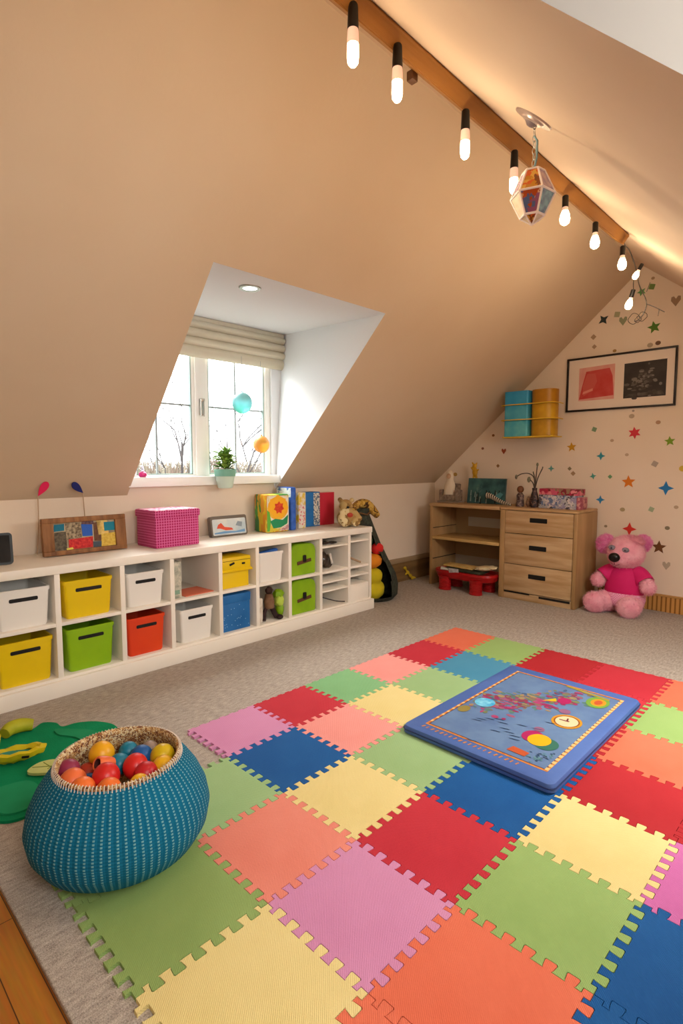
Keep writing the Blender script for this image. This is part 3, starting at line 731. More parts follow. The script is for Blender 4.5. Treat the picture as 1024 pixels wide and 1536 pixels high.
b = MB(); b.bx(-.28, 0, -.006, .346, .267, .2705, mat('pink_white_lid', '#e7c6d0', .7, '#d8507e', 18, stretch=(1, 3, 1), lo=.45, hi=.6)); part(b, 'lid_top', t, 'pink and white mottled lid top')

# drawing tin
t = thing('drawing_tin', 'small grey rimmed tin with a red scribble drawing', 'tin', (-3.845, 2.605, ST+.003), rot=(0, -.16, 0))
M = Matrix(((0, 0, 1, -.045), (1, 0, 0, 0), (0, 1, 0, .085), (0, 0, 0, 1)))
b = MB(); b.prism(rrect(.355, .17, .02), .045, mat('grey_tin', '#6f665c', .4, metal=.3), M); bmesh.ops.bevel(b.bm, geom=[e for e in b.bm.edges if e.calc_face_angle(0) > 1], offset=.004, segments=2, affect='EDGES'); part(b, 'tin_body', t)
M = Matrix(((0, 0, 1, .0005), (1, 0, 0, 0), (0, 1, 0, .078), (0, 0, 0, 1)))
b = MB(); b.prism(rrect(.325, .132, .01), .001, mat('drawing_paper', '#d8d8d2', .8, '#b8c6cc', 9), M)
b.poly([(-.11, .02), (-.08, .035), (-.05, .0), (.02, -.012), (.035, -.03), (-.04, -.03), (-.09, -.012), (-.125, -.01)], mat('red_crayon', '#d8553f', .8), M, .0016)
b.poly([(-.15, -.055), (.15, -.055), (.15, -.03), (.06, -.042), (-.05, -.036), (-.15, -.044)], mat('blue_crayon', '#6f9cc4', .8), M, .0014)
b.poly([(.06, .005), (.12, -.01), (.13, .03), (.085, .04), (.07, .02)], mat('slate_crayon', '#8a97a0', .8), M, .0014)
part(b, 'drawing', t)

# painted bags and books
def artbag(name, label, x0, x1, y0, y1, h, m, cat='bag', bev=.012, rotz=0):
    t = thing(name, label, cat, ((x0+x1)/2, (y0+y1)/2, ST+.001), rotz)
    part(one('bx', -(x1-x0)/2, (x1-x0)/2, -(y1-y0)/2, (y1-y0)/2, 0, h, m, bev), 'body', t); return t
M_fl = patch_mat('bag_streaks', ['#d8b41c', '#4a9a3a', '#e8d24a', '#2f7a3a', '#d89020'], 22, .5, (1, 1, .3))
t = artbag('painted_bag', 'painted bag with a big orange flower and green leaf', -3.955, -3.765, 2.935, 3.175, .332, M_fl, rotz=-.06)
b = MB(); M = Matrix(((0, 0, 1, .0955), (1, 0, 0, 0), (0, 1, 0, 0), (0, 0, 0, 1)))
b.poly([(-.116, .012), (.116, .012), (.116, .322), (-.116, .322)], mat('flower_ground', '#e6dcc8', .6, '#d8c23a', 14, lo=.45, hi=.6), M, 0)
b.poly(circ(-.0, .212, .112, .105, 14), mat('flower_orange', '#f0a018', .6, '#e8b838', 20), M, .0008)
b.poly(star(.0, .225, .108, .085, 7), mat('flower_gold', '#f2ae1e', .6), M, .0012)
b.poly(star(.01, .215, .058, .040, 7), mat('flower_red', '#c0281e', .6, '#e0501e', 40), M, .0018)
b.poly([(-.085, .10), (-.03, .12), (.05, .105), (.11, .15), (.10, .07), (.03, .04), (-.05, .035)], mat('leaf_green', '#1f8a5a', .6), M, .0012)
b.poly([(-.116, .012), (-.09, .012), (-.075, .10), (-.09, .18), (-.116, .20)], mat('leaf_lime', '#5fa83a', .6), M, .0010)
b.poly([(.0, .012), (.114, .012), (.114, .07), (.04, .03)], mat('sketch_grey', '#d8c4c4', .6, '#b06a6a', 50), M, .0014)
part(b, 'flower_painting', t, 'painted orange flower')
t = artbag('painted_bag', 'blue bag with white swirls behind the flower bag', -3.97, -3.765, 3.20, 3.262, .39, mat('cobalt_print', '#2a57b0', .55, '#3c6cc8', 20))
b = MB(); b.bx(-.1, .1, -.0325, -.0312, .30, .382, mat('white_swirl', '#e8eef2', .6, '#5a86c8', 26, lo=.5, hi=.6)); part(b, 'swirl_print', t, 'white swirl print')
t = artbag('picture_book', 'yellow and cream book standing between two blue ones', -3.97, -3.83, 3.345, 3.435, .335, mat('yellow_print', '#e0c040', .6, '#e6e0d0', 16, lo=.45, hi=.55), 'book', .004)
b = MB(); b.bx(.0702, .0712, -.04, .035, .03, .22, mat('pink_print', '#e6ddd0', .6, '#d86a78', 45, lo=.5, hi=.6)); part(b, 'printed_spine', t)
t = artbag('picture_book', 'bright blue book with a pale patterned edge', -3.99, -3.875, 3.47, 3.66, .33, mat('bright_blue_print', '#1560a4', .5, '#2674b8', 9), 'book', .004)
b = MB(); b.bx(.0577, .0587, .01, .092, .01, .32, mat('pale_pattern', '#d4d0c4', .6, '#5a6a80', 55, lo=.48, hi=.55)); part(b, 'patterned_edge', t, 'pale patterned edge')
t = thing('red_folder', 'plain red curved folder standing on the white top', 'folder', (-3.93, 3.775, ST+.001))
M_rf = mat('red_folder_card', '#c02338', .5)
pl = [(.0, -.105), (.03, -.09), (.036, -.05), (.04, .0), (.04, .06), (.034, .10), (-.02, .11), (-.05, .09), (-.05, -.09)]
b = MB(); b.prism(pl, .318, M_rf); part(b, 'cover', t)
b = MB(); b.prism([(p[0]*.9-.002, p[1]*.93) for p in pl], .003, mat('paper_edge', '#d8b0a8', .8), Matrix.Translation((0, 0, .3165))); part(b, 'paper_edge', t)

def remesh(o, vox=.012, sm=4):
    """fuse overlapping lumps to one continuous skin"""
    a = o.modifiers.new('r', 'REMESH'); a.mode = 'VOXEL'; a.voxel_size = vox
    s = o.modifiers.new('s', 'SMOOTH'); s.iterations = sm; s.factor = .5
    dg = bpy.context.evaluated_depsgraph_get(); me = D.meshes.new_from_object(o.evaluated_get(dg)); o.modifiers.clear(); old = o.data; me.name = old.name
    if len(me.materials) == 0:
        for m in old.materials: me.materials.append(m)
    o.data = me
    for p in me.polygons: p.use_smooth = True
    return o
def furry(o, n, L, W, seed=1, tuft=.3):
    """short pile: slim blades standing on the skin, in the same mesh"""
    rnd = random.Random(seed); me = o.data; me.calc_loop_triangles()
    bm = bmesh.new(); bm.from_mesh(me); tris = [(t.area, [me.vertices[i].co.copy() for i in t.vertices], [me.vertices[i].normal.copy() for i in t.vertices], me.polygons[t.polygon_index].material_index) for t in me.loop_triangles]
    import bisect
    cum = []; s = 0
    for t in tris: s += t[0]; cum.append(s)
    for k in range(n):
        t = tris[min(len(tris)-1, bisect.bisect(cum, rnd.random()*s))]; u, v = rnd.random(), rnd.random()
        if u+v > 1: u, v = 1-u, 1-v
        p = t[1][0]*(1-u-v)+t[1][1]*u+t[1][2]*v; nn = (t[2][0]*(1-u-v)+t[2][1]*u+t[2][2]*v).normalized()
        d = (nn+Vector((rnd.uniform(-1, 1), rnd.uniform(-1, 1), rnd.uniform(-1.3, .5)))*(.55+tuft)).normalized()
        sd = d.cross(Vector((rnd.uniform(-1, 1), rnd.uniform(-1, 1), rnd.uniform(-1, 1)))).normalized()*W
        l = L*rnd.uniform(.5, 1.2)
        f = bm.faces.new([bm.verts.new(p-sd-nn*.002), bm.verts.new(p+sd-nn*.002), bm.verts.new(p+d*l)]); f.material_index = t[3]; f.smooth = True
    bm.to_mesh(me); bm.free(); return o

t = thing('plush_bear', 'small tan patterned plush bear slumped on the end of the white top', 'plush toy', (-3.645, 3.80, ST+.012), rotz=-.5); t.scale = (1.2, 1.2, 1.25)
M_tan = patch_mat('tan_print_plush', ['#c8b07c', '#b89a62', '#d6c496', '#a8844e', '#8a6a3c'], 22, .9)
b = MB(); b.ell((0, 0, .06), (.085, .085, .07), M_tan); b.ell((0, -.01, .145), (.06, .055, .055), M_tan); b.ell((-.03, -.05, .195), (.02,)*3, M_tan); b.ell((-.03, .05, .19), (.02,)*3, M_tan)
for s in (-1, 1):
    b.tube([(.03, s*.05, .10), (.09, s*.075, .045)], [.028, .03], M_tan, 10); b.tube([(.02, s*.05, .035), (.105, s*.045, .03)], [.035, .034], M_tan, 10)
o = remesh(b.build('body', t), .007, 3)
part(one('ell', (.082, .0, .085), (.012, .024, .018), mat('red_patch', '#b04030', .8)), 'red_patch', t)
part(one('ell', (.058, -.01, .142), (.01, .012, .009), M_dark), 'nose', t)
# ------------------------------------------------------------------ toy sack beside the unit
M_mesh = mat('dark_mesh_sack', '#2b2a24', .8, '#3f4638', 40, bump=.3, bscale=120)
t = thing('toy_sack', 'dark mesh toy sack standing at the end of the white unit', 'sack', (-3.725, 4.30, 0))
b = MB(); b.lathe([(0, 0), (.2, 0), (.25, .05), (.268, .16), (.26, .28), (.215, .42), (.15, .60), (.11, .78), (.085, .90), (.10, .96), (.05, .95), (0, .88)], M_mesh, 40)
bmesh.ops.subdivide_edges(b.bm, edges=b.bm.edges[:], cuts=1, use_grid_fill=True)
kill = [f for f in b.bm.faces if .05 < f.calc_center_median().z < .66 and abs((math.atan2(f.calc_center_median().y, f.calc_center_median().x)+.85)) < .95-.6*abs(f.calc_center_median().z-.3)]
bmesh.ops.delete(b.bm, geom=kill, context='FACES')
for v in b.bm.verts:
    k = 1+.05*noise.noise(v.co*6); v.co.x *= k; v.co.y *= k
    v.co.y -= .24*v.co.z
part(b, 'bag', t, smooth=60)
b = MB(); pts = [(.095*math.cos(a*PI/12), -.215+.095*math.sin(a*PI/12), .905+.008*math.sin(a)) for a in range(25)]; b.tube(pts, .009, mat('brown_cord', '#6a4a2a', .8), 6); part(b, 'drawstring', t)
M_pr, M_po, M_pye = mat('red_plush', '#c8221e', .85), mat('orange_plush', '#dc8a14', .85, '#d0761a', 6), mat('yellow_plush', '#c4b010', .85, '#b4a410', 6)
b = MB(); b.ell((-3.63, 4.155, .125), (.115, .14, .115), M_pye, n=24, warp=.1); b.ell((-3.605, 4.135, .27), (.09, .11, .09), M_pye, n=20, warp=.1)
tag(remesh(b.build('plush_toy'), .012, 3), 'yellow plush toy at the bottom of the open dark sack', 'plush toy')
tag(one('ell', (-3.61, 4.13, .425), (.085, .115, .075), M_po, n=24, warp=.1).build('plush_cushion'), 'orange plush cushion above the yellow plush toy in the sack', 'cushion')
tag(one('ell', (-3.60, 4.195, .545), (.06, .07, .06), M_pr, n=24, warp=.05).build('plush_ball'), 'red plush ball on the orange cushion in the sack', 'ball')
tag(one('ell', (-3.66, 4.095, .62), (.06, .075, .055), mat('dark_green_plush', '#1f4a2a', .9), n=20, warp=.2).build('plush_cushion'), 'dark green plush cushion at the top of the open dark sack', 'cushion')
t = thing('plush_lizard', 'brown and gold plush animal draped over the top of the sack', 'plush toy', (-3.70, 4.08, .945))
M_bg2 = patch_mat('brown_gold_plush', ['#7a5426', '#a8802e', '#4a3018', '#c09a48'], 24, .9)
b = MB(); b.tube(bez([(-.02, -.14, .0), (.0, -.05, .055), (.02, .04, .05), (.05, .11, -.02), (.08, .15, -.08)]), [.03+.02*math.sin(k/32*PI) for k in range(33)], M_bg2, 10)
b.ell((.0, -.15, .015), (.05, .055, .04), M_bg2); o = remesh(b.build('body', t), .009, 2)
part(one('ell', (.03, -.1, .07), (.012, .02, .025), M_bg2), 'fin', t)
b = MB(); b.tube(bez([(-4.0, 5.16, .17), (-3.985, 5.21, .10), (-3.975, 5.26, .05), (-3.97, 5.29, .012)]), [.016+.006*math.sin(k) for k in range(25)], mat('mustard_foam', '#c8a824', .8), 8)
b.tube([(-3.985, 5.20, .11), (-3.98, 5.16, .08)], .01, mat('mustard_foam', '#c8a824', .8), 8); b.tube([(-3.975, 5.25, .05), (-3.965, 5.33, .02)], .011, mat('mustard_foam', '#c8a824', .8), 8)
tag(b.build('foam_star'), 'mustard yellow foam toy leaning against the skirting board', 'toy')

# ------------------------------------------------------------------ window sill things
t = thing('hanging_pot', 'potted leafy plant in a two tone green pot hooked on the sill', 'plant pot', (-3.885, 2.59, 1.20))
part(one('lathe', [(0, 0), (.055, 0), (.062, .008), (.078, .10), (0, .10)], mat('pale_mint_pot', '#c6d8c8', .5), 28), 'pot', t)
part(one('lathe', [(0, .098), (.085, .098), (.09, .155), (.082, .155), (.078, .13), (0, .13)], mat('sea_green_rim', '#79b09a', .5), 28), 'pot_rim', t)
part(one('box', (-.075, 0, .108), (.05, .05, .012), mat('sea_green_rim', '#79b09a', .5), bev=.003), 'hook', t)
part(one('lathe', [(0, .14), (.08, .134), (.08, .128), (0, .128)], mat('potting_soil', '#2f2418', .95), 20), 'soil', t)
rnd = random.Random(4); b = MB(); M_lf = mat('leaf_green_plant', '#568a34', .5, '#aac858', 14)
for k in range(170):
    a = rnd.uniform(0, 2*PI); el = rnd.uniform(-.1, 1.1); L = rnd.uniform(.055, .105); base = Vector((rnd.uniform(-.04, .04), rnd.uniform(-.04, .04), .15+rnd.uniform(0, .14)))
    d = Vector((math.cos(a)*math.cos(el), math.sin(a)*math.cos(el), math.sin(el))); s = d.cross(Vector((0, 0, 1))).normalized()*L*.19; up = s.cross(d)*.25
    b.face([base, base+d*L*.5-s+up, base+d*L-Vector((0, 0, L*.12)), base+d*L*.5+s+up], M_lf)
part(b, 'leaves', t)
b = MB()
for k in range(5):
    a = k*1.3; b.tube(bez([(0, 0, .13), (.012*math.cos(a), .012*math.sin(a), .2), (.03*math.cos(a), .03*math.sin(a), .27+.012*k)]), .0025, mat('plant_stem', '#7a8a4a', .6), 5)
b.tube(bez([(0, 0, .2), (.0, .0, .28), (.01, .012, .33), (.0, .02, .37)]), .0018, mat('plant_stem', '#7a8a4a', .6), 5)
part(b, 'stems', t)
t = thing('ornament', 'tiny pink figurine with a clear top at the left end of the sill', 'ornament', (-3.985, 1.925, 1.3005))
part(one('lathe', [(0, 0), (.022, 0), (.03, .012), (.028, .03), (.014, .042), (0, .045)], mat('pink_glaze', '#d02878', .3), 10), 'base', t)
b = MB(); b.lathe([(0, .042), (.012, .042), (.014, .055), (.006, .066), (.011, .078), (0, .092)], mat('clear_bead', '#d8d2e0', .1, trans=.5), 12); part(b, 'top', t)
def balloon(c, r, m, label, ztop, m2=None):
    t = thing('paper_balloon', label, 'balloon', c, group='balloons at the window')
    part(one('ell', (0, 0, 0), (r, r, r*1.06), m, n=28), 'ball', t)
    part(one('tube', [(0, 0, r), (0, 0, ztop-c[2])], .0016, mat('grey_string', '#8a8e8c', .6), 5), 'string', t)
    part(one('lathe', [(0, r*1.05), (.008, r*1.05), (.005, r*1.05+.012), (0, r*1.05+.012)], m, 10), 'knot', t)
def grad_mat(nm, c1, c2, c3, z0, z1, em=0):
    m = mat(nm, c1, .45, trans=.55, emit=em, ecol=c1); nt = m.node_tree; N = nt.nodes; Lk = nt.links
    tc = N.new('ShaderNodeTexCoord'); sx = N.new('ShaderNodeSeparateXYZ'); Lk.new(tc.outputs['Object'], sx.inputs[0])
    mr = N.new('ShaderNodeMapRange'); mr.inputs['From Min'].default_value = z0; mr.inputs['From Max'].default_value = z1; Lk.new(sx.outputs[2], mr.inputs['Value'])
    nz = N.new('ShaderNodeTexNoise'); nz.inputs['Scale'].default_value = 14; Lk.new(tc.outputs['Object'], nz.inputs['Vector'])
    ad = N.new('ShaderNodeMath'); ad.operation = 'MULTIPLY_ADD'; ad.inputs[1].default_value = .25; Lk.new(nz.outputs['Fac'], ad.inputs[0]); Lk.new(mr.outputs[0], ad.inputs[2])
    r = N.new('ShaderNodeValToRGB'); e = r.color_ramp.elements; e[0].position = .15; e[0].color = lin(c1); e[1].position = 1; e[1].color = lin(c3); x = e.new(.5); x.color = lin(c2)
    Lk.new(ad.outputs[0], r.inputs['Fac']); Lk.new(r.outputs['Color'], N['Principled BSDF'].inputs['Base Color'])
    return m
balloon((-3.9, 2.782, 1.914), .085, grad_mat('teal_balloon', '#3fb896', '#6cc4c4', '#9fd6dc', -.085, .085), 'teal paper balloon hanging in front of the window', 2.30)
balloon((-3.88, 2.965, 1.568), .070, grad_mat('orange_balloon', '#e89a2c', '#f0a838', '#f4b44c', -.075, .075), 'orange paper balloon hanging lower at the right of the window', 2.28)

# ------------------------------------------------------------------ wooden shelf and chest of drawers
M_oak = mat('light_oak', '#a88256', .5, '#c09c70', 2.5, stretch=(.6, 3, 8), bump=.05, bscale=40)
M_oakd = mat('light_oak_front', '#aa8558', .5, '#c4a27a', 2.2, stretch=(1.2, 3, 9), bump=.05, bscale=40)
M_oaks = mat('light_oak_side', '#9c794e', .5, '#b69062', 2.5, stretch=(3, 3, .6))
FY, BY = 5.255, 5.77
t = thing('open_shelf', 'low light oak open shelf left of the chest of drawers', 'shelf', (0, 0, 0))
part(one('bx', -3.715, -2.828, FY, BY, .915, .95, M_oak, .004), 'top_board', t)
part(one('bx', -3.71, -3.675, FY+.004, BY, 0, .914, M_oaks, .003), 'side_panel', t)
part(one('bx', -3.676, -2.828, FY+.01, BY-.02, .535, .567, mat('pale_shelf', '#b8945a', .5, '#c8a468', 2.5, stretch=(.6, 3, 8)), .003), 'shelf', t)
b = MB(); b.bx(-3.676, -2.828, BY-.016, BY, .0, .30, mat('grey_back', '#a89884', .7)); b.bx(-3.676, -2.828, BY-.016, BY, .30, .916, mat('back_ply', '#9a7a50', .6)); b.bx(-3.5, -2.9, BY-.02, BY-.015, .66, .77, mat('pale_back_strip', '#b8ac98', .7)); part(b, 'back_panel', t)
b = MB(); b.bx(-3.674, -3.668, FY+.02, BY-.02, .30, .308, M_dark); b.bx(-3.674, -3.668, FY+.02, BY-.02, .66, .666, M_dark); part(b, 'rail_groove', t)
t = thing('chest_of_drawers', 'light oak chest of three drawers with black slot handles', 'chest of drawers', (0, 0, 0))
part(one('bx', -2.825, -2.02, FY-.004, BY, .925, .952, M_oak, .01), 'top_board', t)
part(one('bx', -2.82, -2.765, FY, BY, 0, .926, M_oaks, .004), 'side_panel', t); part(one('bx', -2.058, -2.02, FY, BY, 0, .926, M_oaks, .008), 'side_panel', t)
part(one('bx', -2.765, -2.058, BY-.016, BY, .02, .92, M_oaks), 'back_panel', t)
b = MB(); b.bx(-2.766, -2.057, FY+.008, FY+.03, 0, .075, M_oakd, .003); part(b, 'plinth', t)
b = MB(); b.bx(-2.76, -2.48, FY+.004, FY+.0085, .066, .078, M_dark); b.bx(-2.38, -2.07, FY+.004, FY+.0085, .05, .072, M_dark); part(b, 'shadow_gap', t)
b = MB(); b.bx(-2.766, -2.057, FY+.05, FY+.06, .075, .92, M_dark); part(b, 'carcass', t)
for z0, z1, hz in ((.69, .92, .835), (.372, .683, .555), (.084, .365, .262)):
    d = part(one('bx', -2.762, -2.061, FY+.002, FY+.03, z0, z1, M_oakd, .003), 'drawer', t)
    b = MB(); M = Matrix(((1, 0, 0, -2.405), (0, 0, 1, FY-.001), (0, 1, 0, hz), (0, 0, 0, 1))); b.prism(rrect(.178, .046, .006), .006, M_dark, M); part(b, 'handle_slot', d, 'black slot handle')

# things on the oak furniture
ZT = .9525
t = thing('toy_armchair', 'tiny brown grey toy armchair on the left end of the oak shelf', 'toy chair', (-3.59, 5.50, .951))
M_ac = mat('grey_brown_weave', '#6f5a4a', .8, '#94806e', 40)
part(one('bx', -.13, .13, -.09, .09, 0, .018, mat('grey_plinth', '#8a7868', .7), .004), 'base', t)
part(one('bx', -.09, .09, -.06, .06, .018, .09, M_ac, .012), 'seat', t); part(one('box', (0, .06, .13), (.18, .03, .18), M_ac, rot=(-.1, 0, 0), bev=.012), 'backrest', t)
for s in (-1, 1): part(one('bx', s*.105-.018, s*.105+.018, -.065, .065, .018, .15, M_ac, .012), 'armrest', t)
t = thing('white_doll', 'small doll in a white hooded cloak sitting in the toy armchair', 'doll', (-3.60, 5.485, 1.042))
b = MB(); b.lathe([(0, 0), (.075, 0), (.08, .04), (.065, .11), (.05, .17), (.052, .21), (.045, .26), (.02, .285), (0, .287)], mat('white_cloak', '#d8c8b0', .8, bump=.3, bscale=40), 20)
for v in b.bm.verts: v.co.x += .02*noise.noise(v.co*14); v.co.y *= .6
part(b, 'cloak', t, smooth=60)
part(one('ell', (.005, -.025, .215), (.03, .02, .032), mat('doll_skin', '#c8a080', .6), n=16), 'face', t)
t = thing('canvas_picture', 'dark teal painted canvas leaning on the wall above the oak shelf', 'picture', (-3.165, 5.56, .953), rot=(-.12, 0, .03))
part(one('bx', -.235, .23, -.008, .012, 0, .285, mat('canvas_edge', '#52605e', .8)), 'stretcher', t)
b = MB(); M = Matrix(((1, 0, 0, 0), (0, 0, 1, -.0095), (0, 1, 0, 0), (0, 0, 0, 1)))
b.poly([(-.232, .004), (.227, .004), (.227, .281), (-.232, .281)], mat('teal_paint', '#173c42', .6, '#3f6a66', 7, detail=6), M)
for k in range(26):
    x, z = random.uniform(-.2, .18), random.uniform(.02, .12); b.poly([(x-.008, z-.03), (x+.008, z-.03), (x+.006, z+.03), (x-.004, z+.035)], mat(('pale_dab', 'dark_dab')[k % 2], ('#7a8a84', '#141c1e')[k % 2], .7), M, -.0006-.00005*k)
b.poly(circ(-.09, .17, .035, .055, 10), mat('mist_dab', '#5f8078', .8, '#2f5456', 20), M, -.0005)
part(b, 'painting', t)
t = thing('figurine', 'golden yellow figurine on a thin stand behind the teal canvas', 'figurine', (-3.37, 5.66, .951))
M_gold = mat('golden_toy', '#b88a14', .5, '#c99a1e', 20)
b = MB(); b.tube([(0, 0, 0), (0, 0, .27)], .006, mat('stand_grey', '#4a4038', .6), 8); b.lathe([(0, 0), (.04, 0), (.04, .008), (0, .01)], mat('stand_grey', '#4a4038', .6), 16); b.bx(-.05, .05, -.02, .02, .265, .275, mat('stand_grey', '#4a4038', .6)); part(b, 'stand', t)
b = MB(); b.ell((0, 0, .355), (.034, .024, .055), M_gold, n=14); b.ell((-.005, 0, .425), (.03, .024, .028), M_gold, n=14); b.tube([(-.015, 0, .31), (-.02, 0, .277)], .013, M_gold, 8); b.tube([(.018, 0, .31), (.02, 0, .277)], .013, M_gold, 8)
b.tube([(.02, 0, .37), (.055, -.01, .385)], .01, M_gold, 8); b.tube([(-.02, 0, .375), (-.05, -.01, .41)], .01, M_gold, 8); b.tube([(-.02, 0, .44), (-.04, 0, .465)], .01, M_gold, 8); b.tube([(.012, 0, .44), (.024, 0, .462)], .01, M_gold, 8)
remesh(b.build('body', t), .006, 2)
t = thing('striped_toy', 'black and white striped toy lizard in front of the teal canvas', 'toy', (-2.96, 5.44, ZT))
M_zb = stripes_mat('zebra_rings', '#2a2422', '#c8bca8', 42, 0, .6)
b = MB(); b.tube(bez([(-.14, .02, .10), (-.09, .015, .095), (-.03, .01, .07), (.05, 0, .04), (.12, -.005, .022), (.17, -.01, .012)]), [.02]+[.034-.0006*k for k in range(1, 40)]+[.006], M_zb, 12); part(b, 'body', t)
b = MB(); b.face([(-.05, .02, .09), (.02, .02, .14), (.06, .02, .12), (.02, .02, .07)], mat('teal_fin', '#4a7f84', .6)); part(b, 'fin', t)
t = thing('toy_doll', 'tiny brown headed doll standing in front of the drawers\' back wall', 'toy', (-2.70, 5.45, ZT))
t['label'] = 'tiny brown headed doll on the chest, left of the dark vase'
part(one('lathe', [(0, 0), (.04, 0), (.042, .03), (.035, .08), (.038, .12), (.02, .145), (0, .146)], patch_mat('doll_dress', ['#3a2a28', '#8a7468', '#5f4a48'], 40), 14), 'body', t)
part(one('ell', (0, 0, .18), (.036, .034, .038), mat('brown_doll_head', '#6a4226', .5), n=16), 'head', t)
b = MB(); b.ell((-2.612, 5.47, ZT+.045), (.035, .03, .045), mat('tan_lump', '#9a7e66', .8, '#7a5f50', 30), n=14, warp=.3); b.ell((-2.612, 5.465, ZT+.088), (.022, .02, .02), mat('tan_lump', '#9a7e66', .8), n=12)
tag(b.build('small_ornament'), 'small tan ornament between the doll and the dark vase', 'ornament')
t = thing('flower_vase', 'slim dark vase with drooping dried flower stems on the chest', 'vase', (-2.535, 5.43, ZT))
part(one('lathe', [(0, 0), (.034, 0), (.042, .02), (.045, .08), (.034, .13), (.022, .17), (.026, .20), (.018, .20), (.014, .17), (0, .16)], patch_mat('dark_vase_glaze', ['#2c211e', '#4a3634', '#6a5048', '#2a2a30'], 36), 18), 'vase', t)
M_st = mat('dark_stem', '#4a3e34', .7)
for pts, bud, br_ in (([(0, 0, .18), (-.01, 0, .30), (-.06, 0, .345), (-.14, 0, .345), (-.20, 0, .315)], (-.205, 0, .31), .018), ([(0, 0, .18), (.01, 0, .3), (.02, 0, .42)], (.022, 0, .44), .015),
                     ([(0, 0, .18), (.03, 0, .30), (.075, 0, .40)], (.078, 0, .41), .008), ([(0, 0, .18), (-.02, 0, .25), (-.06, 0, .29)], (-.065, 0, .285), .022), ([(0, 0, .18), (-.005, 0, .3), (-.02, 0, .36)], (-.02, 0, .36), .008)):
    s = part(one('tube', bez(pts), .0055, M_st, 6), 'stem', t)
    part(one('ell', bud, (br_*.8, br_*.8, br_*1.4), mat('dried_bud', '#54463c', .8, '#7a7a60', 40), n=10), 'bud', s)
t = thing('toy_box', 'flat red and pink patterned box on top of the pale one', 'box', (-2.275, 5.49, ZT+.1365))
part(one('bx', -.20, .195, -.085, .09, 0, .062, patch_mat('pink_red_print', ['#a82440', '#c8546c', '#7a1f2c', '#d87a80', '#8a6a50'], 26), .005), 'lid', t)
t = thing('toy_box', 'pale blue and white patterned box under the red one', 'box', (-2.27, 5.49, ZT))
part(one('bx', -.205, .175, -.092, .09, 0, .136, patch_mat('pale_print', ['#a8a4a8', '#5f6f8f', '#c8bcb8', '#4a4248', '#8f86a0'], 34), .005), 'carton', t)
part(one('bx', .175, .215, -.092, .09, 0, .12, patch_mat('pink_end', ['#b0606a', '#c88a84', '#9a4a58'], 26), .006), 'end_flap', t, 'pink patterned end')

# red play table under the shelf
M_rp = mat('red_table_plastic', '#b01418', .35, '#a01014', 4)
t = thing('play_table', 'low red plastic tray table under the oak shelf', 'toy table', (-3.21, 5.275, 0))
out = [(x*.375, y*.185) for x, y in circ(0, 0, 1, 1, 36)]
def superell(rx, ry, n=40, p=.62): return [(rx*math.copysign(abs(math.cos(2*PI*k/n))**p, math.cos(2*PI*k/n)), ry*math.copysign(abs(math.sin(2*PI*k/n))**p, math.sin(2*PI*k/n))) for k in range(n)]
b = MB(); rg = [[b.bm.verts.new((p[0], p[1], z)) for p in superell(rx, ry)] for rx, ry, z in ((.30, .13, .13), (.345, .165, .145), (.37, .19, .20), (.365, .186, .222), (.33, .155, .222), (.32, .145, .19))]
i = b.mi(M_rp)
for a, c in zip(rg, rg[1:]):
    for j in range(40): b.bm.faces.new((a[j], a[(j+1) % 40], c[(j+1) % 40], c[j])).material_index = i
b.bm.faces.new(rg[0][::-1]); b.bm.faces.new(rg[-1]); part(b, 'tray', t)
for x, y in ((-.21, -.12), (.18, -.12), (-.21, .12), (.20, .12)):
    b = MB(); prf = [(0, 0), (.072, 0), (.075, .01)]
    for k in range(6): prf += [(.074, .02+k*.018), (.070, .024+k*.018), (.070, .034+k*.018)]
    prf += [(.08, .14), (.085, .16), (0, .16)]
    b.lathe(prf, M_rp, 20, c=(x, y, 0), sy=.8); part(b, 'leg', t)
b = MB(); b.box((-3.28, 5.255, .266), (.36, .17, .022), mat('gold_wrap', '#b8924e', .5, '#d0b070', 20, bump=.3, bscale=40), rot=(0, .03, .08), bev=.009); tag(b.build('wrapped_pack'), 'flat gold wrapped pack on the red tray table', 'pack')
b = MB(); b.ell((-2.97, 5.25, .283), (.12, .09, .026), mat('cream_paper', '#c8ac7c', .7, '#d8c8a4', 14), rot=(0, -.1, .2), n=20, warp=.3); tag(b.build('paper_bag'), 'crumpled cream paper bag at the right of the red tray table', 'bag')
b = MB(); b.box((-3.27, 5.09, .235), (.12, .012, .055), mat('silver_wrap', '#a8a0a4', .35, '#c8c4c4', 30), rot=(.25, 0, .05), bev=.005); tag(b.build('silver_pouch'), 'small silver pouch hanging over the front of the red tray', 'pouch')
b = MB(); b.box((-3.20, 5.235, .236), (.46, .21, .026), mat('dark_green_box', '#26281e', .4, '#3f4232', 10), bev=.006); tag(b.build('dark_case'), 'dark flat case beneath the gold pack on the red tray', 'case')
tag(one('box', (-3.41, 5.14, .238), (.10, .06, .02), mat('white_card', '#c8c0b4', .6), rot=(.1, .1, .5), bev=.004).build('white_card'), 'small white card at the left of the red tray', 'card')

